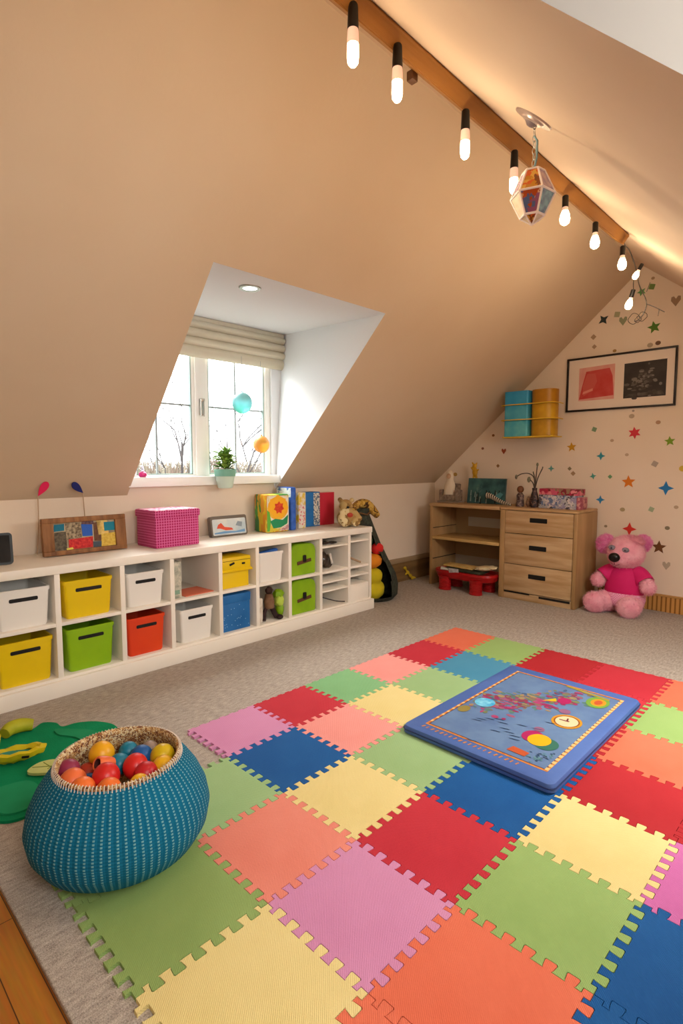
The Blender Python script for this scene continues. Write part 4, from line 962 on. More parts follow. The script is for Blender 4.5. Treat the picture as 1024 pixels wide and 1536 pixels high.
# ------------------------------------------------------------------ pink teddy bear
M_pf = mat('pink_fur', '#ea98aa', .9, '#f4b6c2', 10, sheen=.3); M_pf2 = mat('bright_pink_fur', '#e66cae', .9, '#f09cc6', 30, sheen=.3)
t = thing('teddy_bear', 'big pink plush teddy bear in a magenta shirt sitting by the chest', 'teddy bear', (-1.665, 5.53, 0))
b = MB()
b.ell((0, 0, .17), (.165, .13, .16), M_pf); b.ell((0, .0, .33), (.135, .11, .13), M_pf); b.ell((.0, -.01, .575), (.158, .14, .155), M_pf, n=28); b.ell((-.03, -.10, .525), (.09, .085, .075), M_pf)
b.tube([(0, 0, .38), (0, -.005, .46)], .08, M_pf, 14)
for s, hx, hz in ((-1, -.215, .30), (1, .225, .285)):
    b.tube(bez([(s*.09, 0, .40), (s*.165, -.03, .35), (hx, -.08, hz)], 4), [.06, .058, .056, .055, .055, .055, .056, .058, .058], M_pf, 12); b.ell((hx, -.09, hz-.005), (.062, .06, .062), M_pf)
for s, fx in ((-1, -.20), (1, .10)):
    b.tube(bez([(s*.08, -.02, .11), (fx*.8, -.11, .10), (fx, -.18, .09)], 4), [.10, .10, .098, .095, .092, .09, .088, .086, .085], M_pf, 14); b.ell((fx, -.205, .098), (.098, .07, .096), M_pf)
o = remesh(b.build('body', t), .012, 4); furry(o, 22000, .024, .0017, 1, .45)
for c, r, sd in (((-.185, .0, .635), (.085, .045, .092), 3), ((.125, .06, .665), (.07, .045, .075), 5)):
    e_ = remesh(one('ell', c, r, M_pf2, n=24, warp=.2, seed=sd).build('ear', t), .012, 1); furry(e_, 4200, .022, .0018, sd, .6)
# crown of hair
h_ = remesh(one('ell', (.05, .0, .675), (.10, .09, .055), mat('rosy_fur', '#e69aa8', .9, '#dc8a9c', 30), n=20, warp=.3).build('head_tuft', t), .012, 1); furry(h_, 2600, .028, .0016, 9, .5)
M_sh = mat('magenta_jersey', '#c8125e', .75, '#d01a6a', 5, bump=.08, bscale=300)
b = MB(); b.lathe([(.172, .185), (.178, .20), (.172, .27), (.158, .34), (.135, .40), (.105, .435), (.085, .44)], M_sh, 36, sy=.82)
for s, hx, hz in ((-1, -.185, .325), (1, .19, .315)):
    b.tube(bez([(s*.085, 0, .39), (s*.14, -.02, .365), (hx, -.055, hz)], 3), [.074, .076, .078, .078, .078, .08, .08], M_sh, 16, cap=False)
sh = b.build('shirt', t, smooth=60); sh['label'] = 'magenta short sleeved shirt'
so = sh.modifiers.new('thick', 'SOLIDIFY'); so.thickness = .006
b = MB(); b.lathe([(.10, .055), (.165, .075), (.182, .13), (.180, .18), (.170, .20)], mat('pink_knit', '#e080a8', .85, '#f0b0c8', 90, tex='checker'), 32, sy=.86); part(b, 'shorts', t, 'pale pink knitted shorts', smooth=60)
part(one('ell', (-.045, -.188, .54), (.050, .036, .044), mat('black_nose', '#0e0a0b', .3), n=22), 'nose', t)
for x, z, yy in ((-.088, .622, -.128), (.035, .612, -.142)):
    ey = part(one('ell', (x, yy, z), (.032, .015, .024), mat('grey_eye', '#8a7f8a', .25, '#5f5a66', 30), n=16), 'eye', t)
    part(one('ell', (x, yy-.009, z-.002), (.012, .008, .011), mat('eye_pupil', '#3a363e', .15), n=12), 'pupil', ey)
b = MB(); b.tube(bez([(-.075, -.178, .485), (-.045, -.190, .470), (-.04, -.192, .49), (-.035, -.190, .470), (.0, -.178, .478)]), .003, mat('mouth_thread', '#8a3a50', .7), 6); part(b, 'mouth', t)

# ------------------------------------------------------------------ wall rack with canisters
t = thing('wall_rack', 'thin yellow wire rack high on the back wall holding canisters', 'rack', (-2.62, 5.40, 1.685))
M_yw = mat('yellow_wire', '#d8b02c', .5)
part(one('bx', -.275, .27, -.012, .222, -.014, -.002, M_yw, .003), 'shelf', t)
for z in (.17, .325): part(one('tube', bez([(-.285, .20, z), (-.278, -.02, z), (0, -.026, z), (.27, -.02, z), (.28, .20, z)], 6), .0055, M_yw, 6), 'rail', t)
for x in (-.12, .05): part(one('tube', [(x, .225, -.008), (x, .225, .33), (x, .405, .33)], .005, M_yw, 6), 'wall_bracket', t)
def canister(x, z, h, m, label, group, rnd_=.04):
    b = MB(); b.prism([(p[0], p[1]) for p in rrect(.262 if x < 0 else .25, .21, rnd_, 8)], h-.004, m); bmesh.ops.bevel(b.bm, geom=[e for e in b.bm.edges if e.calc_face_angle(0) > 1], offset=.005, segments=2, affect='EDGES')
    t = thing('canister', label, 'canister', (-2.62+x, 5.51, 1.685+z), group=group); part(b, 'body', t)
    b = MB(); b.prism(rrect((.262 if x < 0 else .25)-.03, .18, rnd_*.8, 8), .004, m, Matrix.Translation((0, 0, h-.006))); part(b, 'lid', t)
pos = ('bottom', 'middle', 'top')
BM_ = [mat('cyan_tin_%d' % i, c, .4, c2, 9) for i, (c, c2) in enumerate((('#3f9ab0', '#5fb4b8'), ('#3a98b8', '#50a8bc'), ('#2f92c0', '#3a9cc8')))]
YM_ = [mat('amber_tin_%d' % i, c, .35, c2, 9) for i, (c, c2) in enumerate((('#a87a10', '#c0901a'), ('#b8860f', '#c89a1e'), ('#a06c12', '#b47c16')))]
for i, (z, h) in enumerate(((0, .165), (.165, .16), (.325, .145))):
    canister(-.135, z, h, BM_[i], pos[i]+' blue canister in the left stack of the wall rack', 'blue canisters', .02)
    canister(.133, z, h, YM_[i], pos[i]+' amber canister in the right stack of the wall rack', 'amber canisters', .09)

# framed picture
t = thing('framed_picture', 'wide thin black framed picture holding two square prints', 'picture', (-1.888, YF-.003, 2.205))
w2_, h2_ = 1.005, .54; M_bf = mat('black_frame', '#1c1412', .4)
for x0, x1, z0, z1 in ((-w2_/2, w2_/2, h2_/2-.018, h2_/2), (-w2_/2, w2_/2, -h2_/2, -h2_/2+.018), (-w2_/2, -w2_/2+.018, -h2_/2+.017, h2_/2-.017), (w2_/2-.018, w2_/2, -h2_/2+.017, h2_/2-.017)):
    part(one('bx', x0, x1, -.026, 0, z0, z1, M_bf, .002), 'frame_rail', t)
part(one('bx', -w2_/2+.01, w2_/2-.01, -.010, -.002, -h2_/2+.01, h2_/2-.01, mat('cream_mount', '#e6d6c6', .8)), 'mount', t)
M = Matrix(((1, 0, 0, 0), (0, 0, -1, -.0105), (0, 1, 0, 0), (0, 0, 0, 1)))
b = MB(); b.poly([(-.38, -.165), (-.035, -.165), (-.035, .175), (-.38, .165)], mat('pale_pink_print', '#dca898', .7, '#d89488', 8), M, 0)
b.poly([(-.375, -.15), (-.04, -.13), (-.055, .06), (-.085, .14), (-.31, .125), (-.345, -.01)], mat('red_wash', '#c03c38', .7, '#c8504a', 10), M, .0008)
b.poly([(-.34, -.02), (-.30, .10), (-.22, .10), (-.2, .02), (-.24, -.06), (-.33, -.12)], mat('rose_wash', '#c85a50', .7), M, .0013); b.poly([(-.34, -.1), (-.24, -.07), (-.24, -.045), (-.335, -.075)], mat('pale_wash', '#dc8a7a', .7), M, .0017)
part(b, 'print', t, 'red abstract print')
b = MB(); b.poly([(.05, -.172), (.418, -.172), (.418, .165), (.05, .16)], mat('charcoal_print', '#2b2624', .6, '#3c3633', 6), M, 0)
for k in range(70):
    x, z = random.gauss(.215, .06), random.gauss(-.02, .06); a = random.uniform(0, 3)
    b.poly(circ(x, z, random.uniform(.01, .03), random.uniform(.006, .016), 6, a), mat('grey_stroke_%d' % (k % 3), ('#5f5852', '#7a726a', '#463f3b')[k % 3], .7), M, .0006+.00002*k)
b.poly([(.06, -.16), (.41, -.16), (.38, -.12), (.1, -.135)], mat('grey_ground', '#5a534d', .7, '#3a3432', 20), M, .0005)
part(b, 'print', t, 'dark grey print')

# ------------------------------------------------------------------ star stickers on the back wall
def sticker(x, z, shape, r, c, label, rot=0.0):
    M = Matrix(((1, 0, 0, x), (0, 0, -1, YF), (0, 1, 0, z), (0, 0, 0, 1)))
    pl = {'s5': star(0, 0, r, r*.45, 5, PI/2+rot), 's6': star(0, 0, r, r*.5, 6, PI/2+rot), 's4': star(0, 0, r, r*.42, 4, PI/2+rot), 'd': star(0, 0, r, r*.72, 4, PI/2+rot), 'o': circ(0, 0, r, r*.85, 9, rot),
          'h': [(0, -r), (r*.8, .1*r), (r*.75, .75*r), (r*.35, .85*r), (0, .35*r), (-r*.35, .85*r), (-r*.75, .75*r), (-r*.8, .1*r)]}[shape]
    b = MB(); b.prism(pl, .0015, mat('sticker_'+c.strip('#'), c, .6), M)
    nm = {'s5': 'star_sticker', 's6': 'star_sticker', 's4': 'star_sticker', 'd': 'diamond_sticker', 'o': 'dot_sticker', 'h': 'heart_sticker'}[shape]
    tag(b.build(nm, smooth=0), label, 'sticker', 'stickers on the back wall')
S = [(-2.324, 1.574, 's5', .052, '#c8921c', 'yellow five pointed star sticker below and right of the canister rack', .1), (-2.028, 1.479, 's4', .044, '#2f8fa0', 'teal four pointed star sticker below the framed picture', 0),
     (-1.725, 1.698, 's6', .060, '#d03440', 'crimson six pointed star sticker below the right half of the framed picture', .1), (-1.419, 1.61, 's5', .048, '#7a9a24', 'olive green star sticker near the right edge, below the framed picture', .1),
     (-1.759, 1.224, 's5', .066, '#d87a1c', 'orange five pointed star sticker in the middle of the wall', .05), (-1.432, 1.173, 's4', .068, '#1f78b8', 'large blue four pointed star sticker near the right edge of the photo', .0),
     (-2.016, 1.038, 's4', .045, '#3a8cc0', 'small blue four pointed star sticker just right of the chest top', 0), (-2.097, 1.275, 's4', .034, '#4f9a8a', 'small teal star sticker above the patterned boxes', .2),
     (-1.932, 1.272, 'd', .022, '#6f9a6a', 'tiny green diamond sticker left of the orange star', 0), (-2.102, 1.748, 'd', .030, '#7f9a74', 'dull green diamond sticker just under the framed picture', .4),
     (-1.731, .763, 's4', .066, '#d83228', 'red four pointed star sticker right above the teddy bear', 0), (-1.465, .61, 's5', .066, '#6f4420', 'brown five pointed star sticker right of the teddy bear', 0),
     (-1.395, .443, 'h', .042, '#b5a48e', 'grey heart sticker right of the teddy bear at shoulder height', .5), (-1.535, 1.40, 'd', .034, '#a99a8c', 'grey diamond sticker above the large blue star', .3),
     (-1.403, .799, 'o', .022, '#8a7a60', 'brown grey dot sticker above the brown star', 0), (-1.546, .967, 'd', .030, '#9fae8c', 'pale green diamond sticker below the large blue star', .4),
     (-1.757, 1.86, 'o', .026, '#b8a48c', 'pale tan dot sticker just below the frame, above the crimson star', 0), (-1.524, 1.789, 'o', .022, '#b08a6c', 'tan dot sticker under the right corner of the frame', .4),
     (-1.928, 1.631, 'o', .018, '#b89c80', 'faint tan dot sticker left of the crimson star', 0), (-1.785, 1.489, 'o', .018, '#bfa68a', 'faint tan dot sticker between the crimson and orange stars', 0),
     (-2.337, 1.35, 'd', .022, '#8a7a5a', 'olive diamond sticker below the yellow star', 0), (-1.803, .95, 'o', .024, '#a8966f', 'faint olive dot sticker under the orange star', 0),
     (-1.339, .999, 'o', .020, '#b8a084', 'faint dot sticker at the right edge below the large blue star', 0), (-1.953, .773, 'o', .016, '#9a8468', 'small brown dot sticker between the chest and the teddy bear', 0),
     (-1.30, 1.357, 'o', .034, '#d8b84a', 'yellow dot sticker cut by the right edge of the photo', 0),
     (-2.056, 2.822, 's4', .055, '#2f3a3a', 'black four pointed star sticker near the left slope below the dangling bulb', .6), (-1.598, 2.673, 's5', .060, '#4f7a24', 'green five pointed star sticker above the right half of the frame', .2),
     (-1.72, 3.02, 's5', .042, '#5f9a5a', 'green star sticker beside the cord under the ridge', .4), (-1.633, 3.048, 'd', .034, '#6f8a4a', 'small green diamond sticker right of the cord under the ridge', .5),
     (-1.873, 2.779, 'h', .045, '#8f9474', 'grey green heart sticker left of the wire loops', .9), (-1.93, 2.85, 'd', .035, '#a8a884', 'pale green diamond sticker above the black star', .6),
     (-1.429, 2.879, 'h', .05, '#9a7f64', 'brown grey heart sticker near the right slope', .5), (-1.627, 3.123, 'o', .016, '#a88a68', 'tiny tan dot sticker close under the ridge', 0),
     (-2.146, 2.669, 'd', .028, '#a68c70', 'tan diamond sticker above the frame corner, upper of a pair', 0), (-2.134, 2.572, 'd', .024, '#a68c70', 'tan diamond sticker above the frame corner, lower of a pair', 0),
     (-1.625, 2.513, 'o', .026, '#a8957c', 'pale dot sticker touching the top of the frame', 0), (-1.558, 2.523, 'o', .024, '#6a4a34', 'dark brown dot sticker just above the top right of the frame', .3),
     (-1.939, 2.505, 'o', .018, '#a8824c', 'tan dot sticker on the top edge of the frame', 0),
     (-3.23, 1.728, 'o', .018, '#8a5a34', 'brown dot sticker left of the canister rack, upper one', 0), (-3.363, 1.58, 'o', .018, '#8a5a44', 'brown dot sticker left of the canister rack, lower one', 0),
     (-3.093, 1.544, 'h', .034, '#a04a28', 'rust red heart sticker below the left end of the canister rack', 0), (-1.755+.01, 1.91, 'o', .012, '#a8988a', 'tiny grey dot sticker hugging the lower edge of the frame', 0),
     (-3.161, 1.377, 'd', .022, '#8a6238', 'brown diamond sticker above the teal canvas', 0), (-2.535, 1.35, 's4', .036, '#5f9a8f', 'teal four pointed star sticker right of the dried flower stems', .0),
     (-2.339+.04, 1.30, 'd', .026, '#a88a66', 'tan diamond sticker above the patterned boxes', 0), (-3.732, 1.271, 'o', .028, '#b8954e', 'mustard dot sticker behind the white cloaked doll', 0)]
for x, z, sh_, r, c, lb, ro_ in S: sticker(x, z, sh_, r, c, lb, ro_)

# ------------------------------------------------------------------ foam tile mat
GX = [-2.51, -2.135, -1.725, -1.305, -.88, -.455, -.03]
GY = [.565, 1.0, 1.412, 1.832, 2.23, 2.63, 3.045, 3.49, 3.955]
TH = .012; NT = 6; GAP = .0011
def edge(L, side, amp):
    """interlocking run: side=+1 the tile below/left of the line, -1 the tile above/right; returns (s, h) along the line, h>0 towards above/right"""
    m = .026; pitch = (L-2*m)/NT; g = GAP*side; lo, hi = -amp-g, amp-g; pts = [(m-g, -g), (m-g, lo)]
    for k in range(NT):
        s0 = m+k*pitch+pitch*.26; s1 = m+k*pitch+pitch*.74; f = .05*pitch if amp > .01 else 0
        pts += [(s0+g+f, lo), (s0+g, lo+.005 if amp > .01 else lo), (s0+g-f, hi-.004 if amp > .01 else hi), (s0+g, hi), (s1-g, hi), (s1-g+f, hi-.004 if amp > .01 else hi), (s1-g, lo+.005 if amp > .01 else lo), (s1-g-f, lo)]
    return pts+[(L-m+g, lo), (L-m+g, -g)]
def tile_poly(x0, x1, y0, y1, amps):
    W, H = x1-x0, y1-y0; aS, aE, aN, aW = amps; g = GAP; out = []
    out.append((x0+g, y0+g)); out += [(x0+s, y0+h) for s, h in edge(W, -1, aS)]
    out.append((x1-g, y0+g)); out += [(x1+h, y0+s) for s, h in edge(H, 1, aE)]
    out.append((x1-g, y1-g)); out += [(x0+s, y1+h) for s, h in reversed(edge(W, 1, aN))]
    out.append((x0+g, y1-g)); out += [(x0+h, y0+s) for s, h in reversed(edge(H, -1, aW))]
    return out
def foam(c, c2):
    m = mat('foam_'+c.strip('#'), c, .8, c2, 2.2, spec=.25)
    if m.get('done'): return m
    m['done'] = 1; nt = m.node_tree; N = nt.nodes; Lk = nt.links
    tc = N.new('ShaderNodeTexCoord'); w1 = N.new('ShaderNodeTexWave'); w1.inputs['Scale'].default_value = 85; w1.inputs['Distortion'].default_value = 1.2; w1.bands_direction = 'DIAGONAL'
    n1 = N.new('ShaderNodeTexNoise'); n1.inputs['Scale'].default_value = 180
    for q in (w1, n1): Lk.new(tc.outputs['Object'], q.inputs['Vector'])
    ad = N.new('ShaderNodeMath'); ad.operation = 'ADD'; Lk.new(w1.outputs['Fac'], ad.inputs[0]); Lk.new(n1.outputs['Fac'], ad.inputs[1])
    bp = N.new('ShaderNodeBump'); bp.inputs['Strength'].default_value = .35; bp.inputs['Distance'].default_value = .003
    Lk.new(ad.outputs[0], bp.inputs['Height']); Lk.new(bp.outputs['Normal'], N['Principled BSDF'].inputs['Normal']); return m
F_ = {'sal': ('#e07f6c', '#e88e7c'), 'ora': ('#dc6a4c', '#e4775a'), 'red': ('#bb2a38', '#c43440'), 'dred': ('#aa2028', '#b42a30'), 'grn': ('#93b47a', '#9fbd86'), 'lim': ('#8fad64', '#9ab66e'),
      'yel': ('#e0cb86', '#e8d494'), 'pnk': ('#cc86ae', '#d491b8'), 'blu': ('#0f5090', '#195c9c'), 'ste': ('#4488a8', '#5092b0'), 'pch': ('#ea938a', '#f0a098'), 'olv': ('#86a05a', '#92aa64'), 'dpk': ('#c466a4', '#cc72ac'), 'mgrn': ('#7cb078', '#88ba84')}
T = {(0, 7): ('ora', 'orange foam tile at the far left corner of the tile mat'), (1, 7): ('lim', 'green foam tile on the far edge beside the orange corner tile'), (2, 7): ('dred', 'dark red foam tile on the far edge behind the blue play mat'),
     (3, 7): ('red', 'red foam tile on the far edge, right of the dark red one'), (4, 7): ('ora', 'orange foam tile on the far edge cut by the right side of the photo'),
     (0, 6): ('red', 'crimson foam tile on the left edge just before the orange corner tile'), (1, 6): ('ste', 'steel blue foam tile at the back left of the play mat'), (2, 6): ('dred', 'dark red foam tile half under the far end of the play mat'),
     (3, 6): ('red', 'red foam tile under the far right corner of the play mat'), (4, 6): ('lim', 'green foam tile at the right edge beside the play mat'),
     (0, 5): ('pch', 'peach pink foam tile on the left edge beyond the green edge tile'), (1, 5): ('grn', 'pale green foam tile touching the left side of the play mat'), (3, 5): ('dred', 'red foam tile whose teeth show under the right side of the play mat'),
     (4, 5): ('ora', 'orange foam tile at the right edge beside the play mat'),
     (0, 4): ('mgrn', 'green foam tile on the left edge between red and peach tiles'), (1, 4): ('yel', 'pale yellow foam tile left of the play mat'), (2, 4): ('grn', 'green foam tile under the near left corner of the play mat'), (3, 4): ('blu', 'blue foam tile under the near right corner of the play mat'),
     (4, 4): ('dred', 'large dark red foam tile at the right, beyond the yellow tile'), (5, 4): ('dred', 'dark red foam tile cut by the right edge of the photo'),
     (0, 3): ('red', 'red foam tile on the left edge beyond the pink tile'), (1, 3): ('pch', 'peach foam tile between the red edge tile and a green tile'), (2, 3): ('grn', 'pale green foam tile at the near left corner of the play mat'),
     (3, 3): ('blu', 'blue foam tile in front of the near side of the play mat'), (4, 3): ('yel', 'yellow foam tile at the right between dark red and green tiles'), (5, 3): ('dpk', 'pink foam tile at the right edge of the photo'),
     (0, 2): ('pnk', 'pink foam tile on the left edge behind the ball pouf'), (1, 2): ('blu', 'blue foam tile at centre left between pink and yellow tiles'), (2, 2): ('yel', 'pale yellow foam tile near the centre between blue and red tiles'),
     (3, 2): ('red', 'red foam tile at the centre in front of the blue tile'), (4, 2): ('lim', 'large green foam tile at lower right beside the blue corner tile'), (5, 2): ('blu', 'blue foam tile in the lower right corner of the photo'),
     (1, 1): ('grn', 'green foam tile immediately right of the ball pouf'), (2, 1): ('sal', 'salmon foam tile between the pouf and the pink tile'), (3, 1): ('pnk', 'large pink foam tile at bottom centre'), (4, 1): ('ora', 'large orange foam tile at the bottom of the photo'),
     (4, 0): ('ora', 'orange foam tile only just entering at the bottom edge of the photo'), (5, 1): ('blu', 'dark blue foam tile corner at the bottom edge, right of the orange tile'),
     (2, 0): ('olv', 'olive green foam tile with open teeth in front of the pouf'), (3, 0): ('yel', 'yellow foam tile at the bottom left corner of the tile mat'), (1, 0): ('olv', 'olive green foam tile mostly beneath the pouf'),
     (0, 1): ('grn', 'green foam tile hidden behind the pouf')}
del T[(0, 1)]
for (c, r), (k, lb) in T.items():
    x0, x1, y0, y1 = GX[c], GX[c+1], GY[r], GY[r+1]; a = .0165; sm = .004
    pl = tile_poly(x0, x1, y0, y1, (a, a, sm if r == 7 else a, sm if c == 0 else a))
    b = MB(); b.prism(pl, TH, foam(*F_[k]), Matrix.Translation((-x0, -y0, 0)))
    o = b.build('foam_tile', smooth=0, loc=(x0, y0, 0)); tag(o, lb, 'foam tile', 'interlocking foam tiles on the carpet')

# ------------------------------------------------------------------ blue play mat
t = thing('play_mat', 'padded blue play mat printed with toys lying on the foam tiles', 'play mat', (-1.298, 2.775, TH+.0005))
pw, pl_, ph = .80, 1.19, .048
M_pm = mat('blue_canvas', '#4562a2', .6, '#4e6cac', 3, bump=.1, bscale=50)
b = MB(); prof_ = [(-.012, 0), (0, .006), (.0, ph*.55), (-.006, ph*.85), (-.02, ph)]
rings = [[b.bm.verts.new((p[0], p[1], z)) for p in rrect(pw+2*o_, pl_+2*o_, .035, 6)] for o_, z in prof_]
i = b.mi(M_pm)
for a, c in zip(rings, rings[1:]):
    n_ = len(a)
    for j in range(n_): b.bm.faces.new((a[j], a[(j+1) % n_], c[(j+1) % n_], c[j])).material_index = i
b.bm.faces.new(rings[0][::-1]); b.bm.faces.new(rings[-1]); part(b, 'pad', t)
b = MB(); pts = [(p[0], p[1], ph*.5) for p in rrect(pw+.002, pl_+.002, .035, 6)]; b.tube(pts+[pts[0]], .0035, mat('navy_piping', '#1f3060', .6), 6); part(b, 'piping', t)
b = MB(); zz = [ph+.0006]
def P_(poly, m): zz[0] += .000005; b.poly(poly, m, None, zz[0])
ox, oy = 1.298, 2.775
ix0, ix1, iy0, iy1 = -1.60+ox+.005, -.972+ox, 2.275+oy*-1+.0, 3.262-oy
M_or = mat('print_orange', '#d08a3c', .6, '#b86a2c', 60); M_in = mat('print_slate', '#56709a', .65, '#6480a4', 9)
P_([(ix0-.012, iy0-.012), (ix1+.012, iy0-.012), (ix1+.012, iy1+.012), (ix0-.012, iy1+.012)], M_or)
P_([(ix0, iy0), (ix1, iy0), (ix1, iy1), (ix0, iy1)], mat('print_border_dark', '#5a3030', .6)); P_([(ix0+.006, iy0+.006), (ix1-.006, iy0+.006), (ix1-.006, iy1-.006), (ix0+.006, iy1-.006)], M_in)
M_ds = mat('print_dash', '#dcb878', .6); M_dk = mat('print_maroon', '#6a2230', .6)
y = iy0
while y < iy1: P_([(ix1-.006, y), (ix1+.011, y), (ix1+.011, y+.024), (ix1-.006, y+.024)], M_ds); y += .036
y = iy0+.03
while y < iy1: P_([(ix0-.011, y), (ix0+.002, y), (ix0+.002, y+.02), (ix0-.011, y+.02)], M_ds); y += .05
x = ix0-.01
while x < ix1-.1:
    wv = random.uniform(.010, .018); P_([(x, iy0-.05), (x+wv*.5, iy0-.052), (x+wv, iy0-.03), (x+wv*.4, iy0-.028)], M_or); x += .027
rnd = random.Random(11)
cl = ['#8f2a58', '#6f7a54', '#a03a68', '#7a6a58', '#52756f', '#94506f', '#83384a', '#96805c', '#435a7c']
for k in range(330):
    u = rnd.random(); cx_ = -.235+u*.36+rnd.gauss(0, .055); cy_ = -.20+u*.58+rnd.gauss(0, .06)+(.05 if u < .5 else 0); 
    if not (ix0+.02 < cx_ < ix1-.03 and iy0+.02 < cy_ < iy1-.03): continue
    P_(circ(cx_, cy_, rnd.uniform(.008, .028), rnd.uniform(.006, .02), 6, rnd.uniform(0, 3)), mat('print_'+cl[k % 9].strip('#'), cl[k % 9], .65))
def pt(x, y): return x+ox, y-oy
for (x, y), rx, ry, m in ((pt(-1.513, 2.70), .055, .06, mat('print_cyan', '#2f9ac8', .5, '#8fd4e8', 20)), (pt(-1.09, 2.79), .074, .085, mat('print_amber', '#c88a1c', .6)), (pt(-1.09, 2.79), .062, .072, mat('print_rust', '#8a4a1c', .6)), (pt(-1.09, 2.79), .055, .064, mat('print_cream', '#d8c49a', .6)),
                          (pt(-1.148, 2.52), .05, .062, mat('print_magenta', '#a81c5a', .6)), (pt(-1.065, 2.49), .055, .062, mat('print_green', '#2f6a5a', .6)), (pt(-1.107, 2.505), .054, .062, mat('print_yellow', '#e0a80c', .6)),
                          (pt(-1.058, 3.14), .058, .085, mat('print_leaf', '#6f9a3a', .6)), (pt(-1.055, 3.14), .038, .055, mat('print_amber', '#c88a1c', .6)), (pt(-1.055, 3.14), .02, .035, mat('print_orange_red', '#b8502a', .6)),
                          (pt(-1.20, 3.03), .035, .045, mat('print_magenta', '#a81c5a', .6)), (pt(-1.555, 2.55), .03, .045, mat('print_khaki', '#8a7a3c', .6)), (pt(-1.145, 2.90), .03, .03, mat('print_mauve', '#8a5a7a', .6)), (pt(-1.155, 2.61), .026, .026, mat('print_mauve', '#8a5a7a', .6))):
    P_(circ(x, y, rx, ry, 24), m)
x, y = pt(-1.09, 2.79); P_([(x-.04, y+.004), (x+.01, y+.012), (x+.012, y), (x-.038, y-.006)], M_dk); P_([(x-.004, y), (x+.006, y), (x-.005, y+.04), (x-.012, y+.038)], M_dk)
x, y = pt(-1.25, 2.99); P_([(x-.045, y-.04), (x+.02, y+.0), (x-.0, y+.04)], mat('print_yellow', '#e0a80c', .6))
x, y = pt(-1.12, 2.335); P_([(x-.06, y-.02), (x+.03, y-.024), (x+.035, y+.02), (x-.05, y+.03)], mat('print_orange_red', '#b8502a', .6))
for k in range(40):
    x, y = pt(-1.03+rnd.gauss(0, .02), 2.36+rnd.gauss(0, .035)); P_(circ(x, y, .007, .004, 5, rnd.uniform(0, 3)), mat('print_seafoam', '#5a8a90', .65) if k % 2 else mat('print_2f4a6a', '#2f4a6a', .65))
for k in range(14):
    x, y = pt(-1.35+rnd.gauss(0, .08), 2.5+rnd.gauss(0, .1)); P_([(x, y), (x+.05, y+.012), (x+.06, y+.02), (x+.02, y+.012)], mat('print_line', '#2f4668', .65))
P_([pt(-1.28, 3.24), pt(-1.02, 3.2), pt(-1.02, 3.225), pt(-1.27, 3.262)], mat('print_olive', '#9a8a3a', .6)); 
part(b, 'printed_panel', t, smooth=0)

# ------------------------------------------------------------------ ball pouf
t = thing('ball_pouf', 'round turquoise knitted pouf basket filled with coloured balls', 'basket', (-1.885, .79, TH+.0005))
M_kn = knit_mat('teal_knit', '#0a5c7c', '#0f6a8a', '#7fb4b6', 78, 60)
body = [(0, 0), (.17, 0), (.225, .012), (.27, .045), (.300, .095), (.310, .15), (.300, .205), (.275, .26), (.245, .305), (.222, .332), (.210, .343)]
b = MB(); b.lathe(body, M_kn, 96, uv=True); part(b, 'knit_cover', t, smooth=80)
M_rim = patch_mat('woven_rim', ['#c8a878', '#8a5a34', '#d8c8a0', '#6a3a28', '#b88a50'], 70, .8)
b = MB(); b.lathe([(.210, .340), (.213, .350), (.205, .356), (.197, .350), (.196, .335), (.205, .29), (.225, .2), (.2, .06), (0, .05)], M_rim, 72); part(b, 'lining', t, 'woven straw coloured rim and lining', smooth=60)
b = MB()
for k in range(110):
    a = 2*PI*k/110; c_, s_ = math.cos(a), math.sin(a); b.tube([(.2165*c_, .2165*s_, .337), (.212*c_, .212*s_, .3545), (.204*c_, .204*s_, .3585)], .0018, mat('pale_thread', '#d8c8b8', .8), 4)
part(b, 'rim_stitching', t)
# balls: position in the opening, radius, colour
C_ = {'pl': '#8a2848', 'or': '#e06a38', 'or2': '#e8702c', 're': '#c8201c', 'ro': '#b81c24', 'ye': '#e0a814', 'yg': '#c8a80e', 'bl': '#12508c', 'te': '#127088', 'gr': '#8a7466', 'gd': '#e0a010', 'dr': '#a02a14'}
def BP(px, py, z):  # measured place inside the opening
    return (px, py, z)
balls = [(-2.000, .655, .30, .040, 'pl', 'plum ball at the left of the pouf'), (-1.915, .640, .302, .045, 'or', 'large orange ball at the front left rim of the pouf'), (-1.842, .645, .302, .042, 'or2', 'orange ball at the front rim, second from the left'),
         (-1.845, .725, .312, .046, 're', 'bright red ball in the front middle of the pouf'), (-1.775, .705, .30, .042, 'or2', 'orange ball at the front rim on the right of the bright red ball'), (-1.835, .825, .314, .043, 're', 'red ball in the middle of the pouf'),
         (-1.775, .835, .306, .041, 'ro', 'dark red ball right of the middle'), (-1.742, .795, .296, .036, 'ye', 'amber ball at the front right rim of the pouf'), (-1.775, .900, .302, .041, 'ye', 'yellow ball at the right rim of the pouf'),
         (-1.838, .93, .308, .045, 'yg', 'mustard ball at the back right of the pouf'), (-1.893, .875, .306, .042, 'bl', 'dark blue ball at the back of the pouf'), (-1.912, .80, .302, .038, 'te', 'teal ball in the back middle of the pouf'),
         (-1.968, .86, .304, .036, 'te', 'teal ball against the back rim of the pouf'), (-1.93, .925, .300, .034, 'gr', 'grey brown ball at the back rim of the pouf'), (-2.005, .775, .312, .046, 'gd', 'golden yellow ball at the back left of the pouf'),
         (-1.995, .72, .262, .040, 'dr', 'rust ball below the golden one in the pouf'), (-1.93, .70, .262, .036, 'bl', 'blue ball low between plum and orange ones'), (-1.905, .735, .262, .036, 'ro', 'red ball low behind the orange balls')]
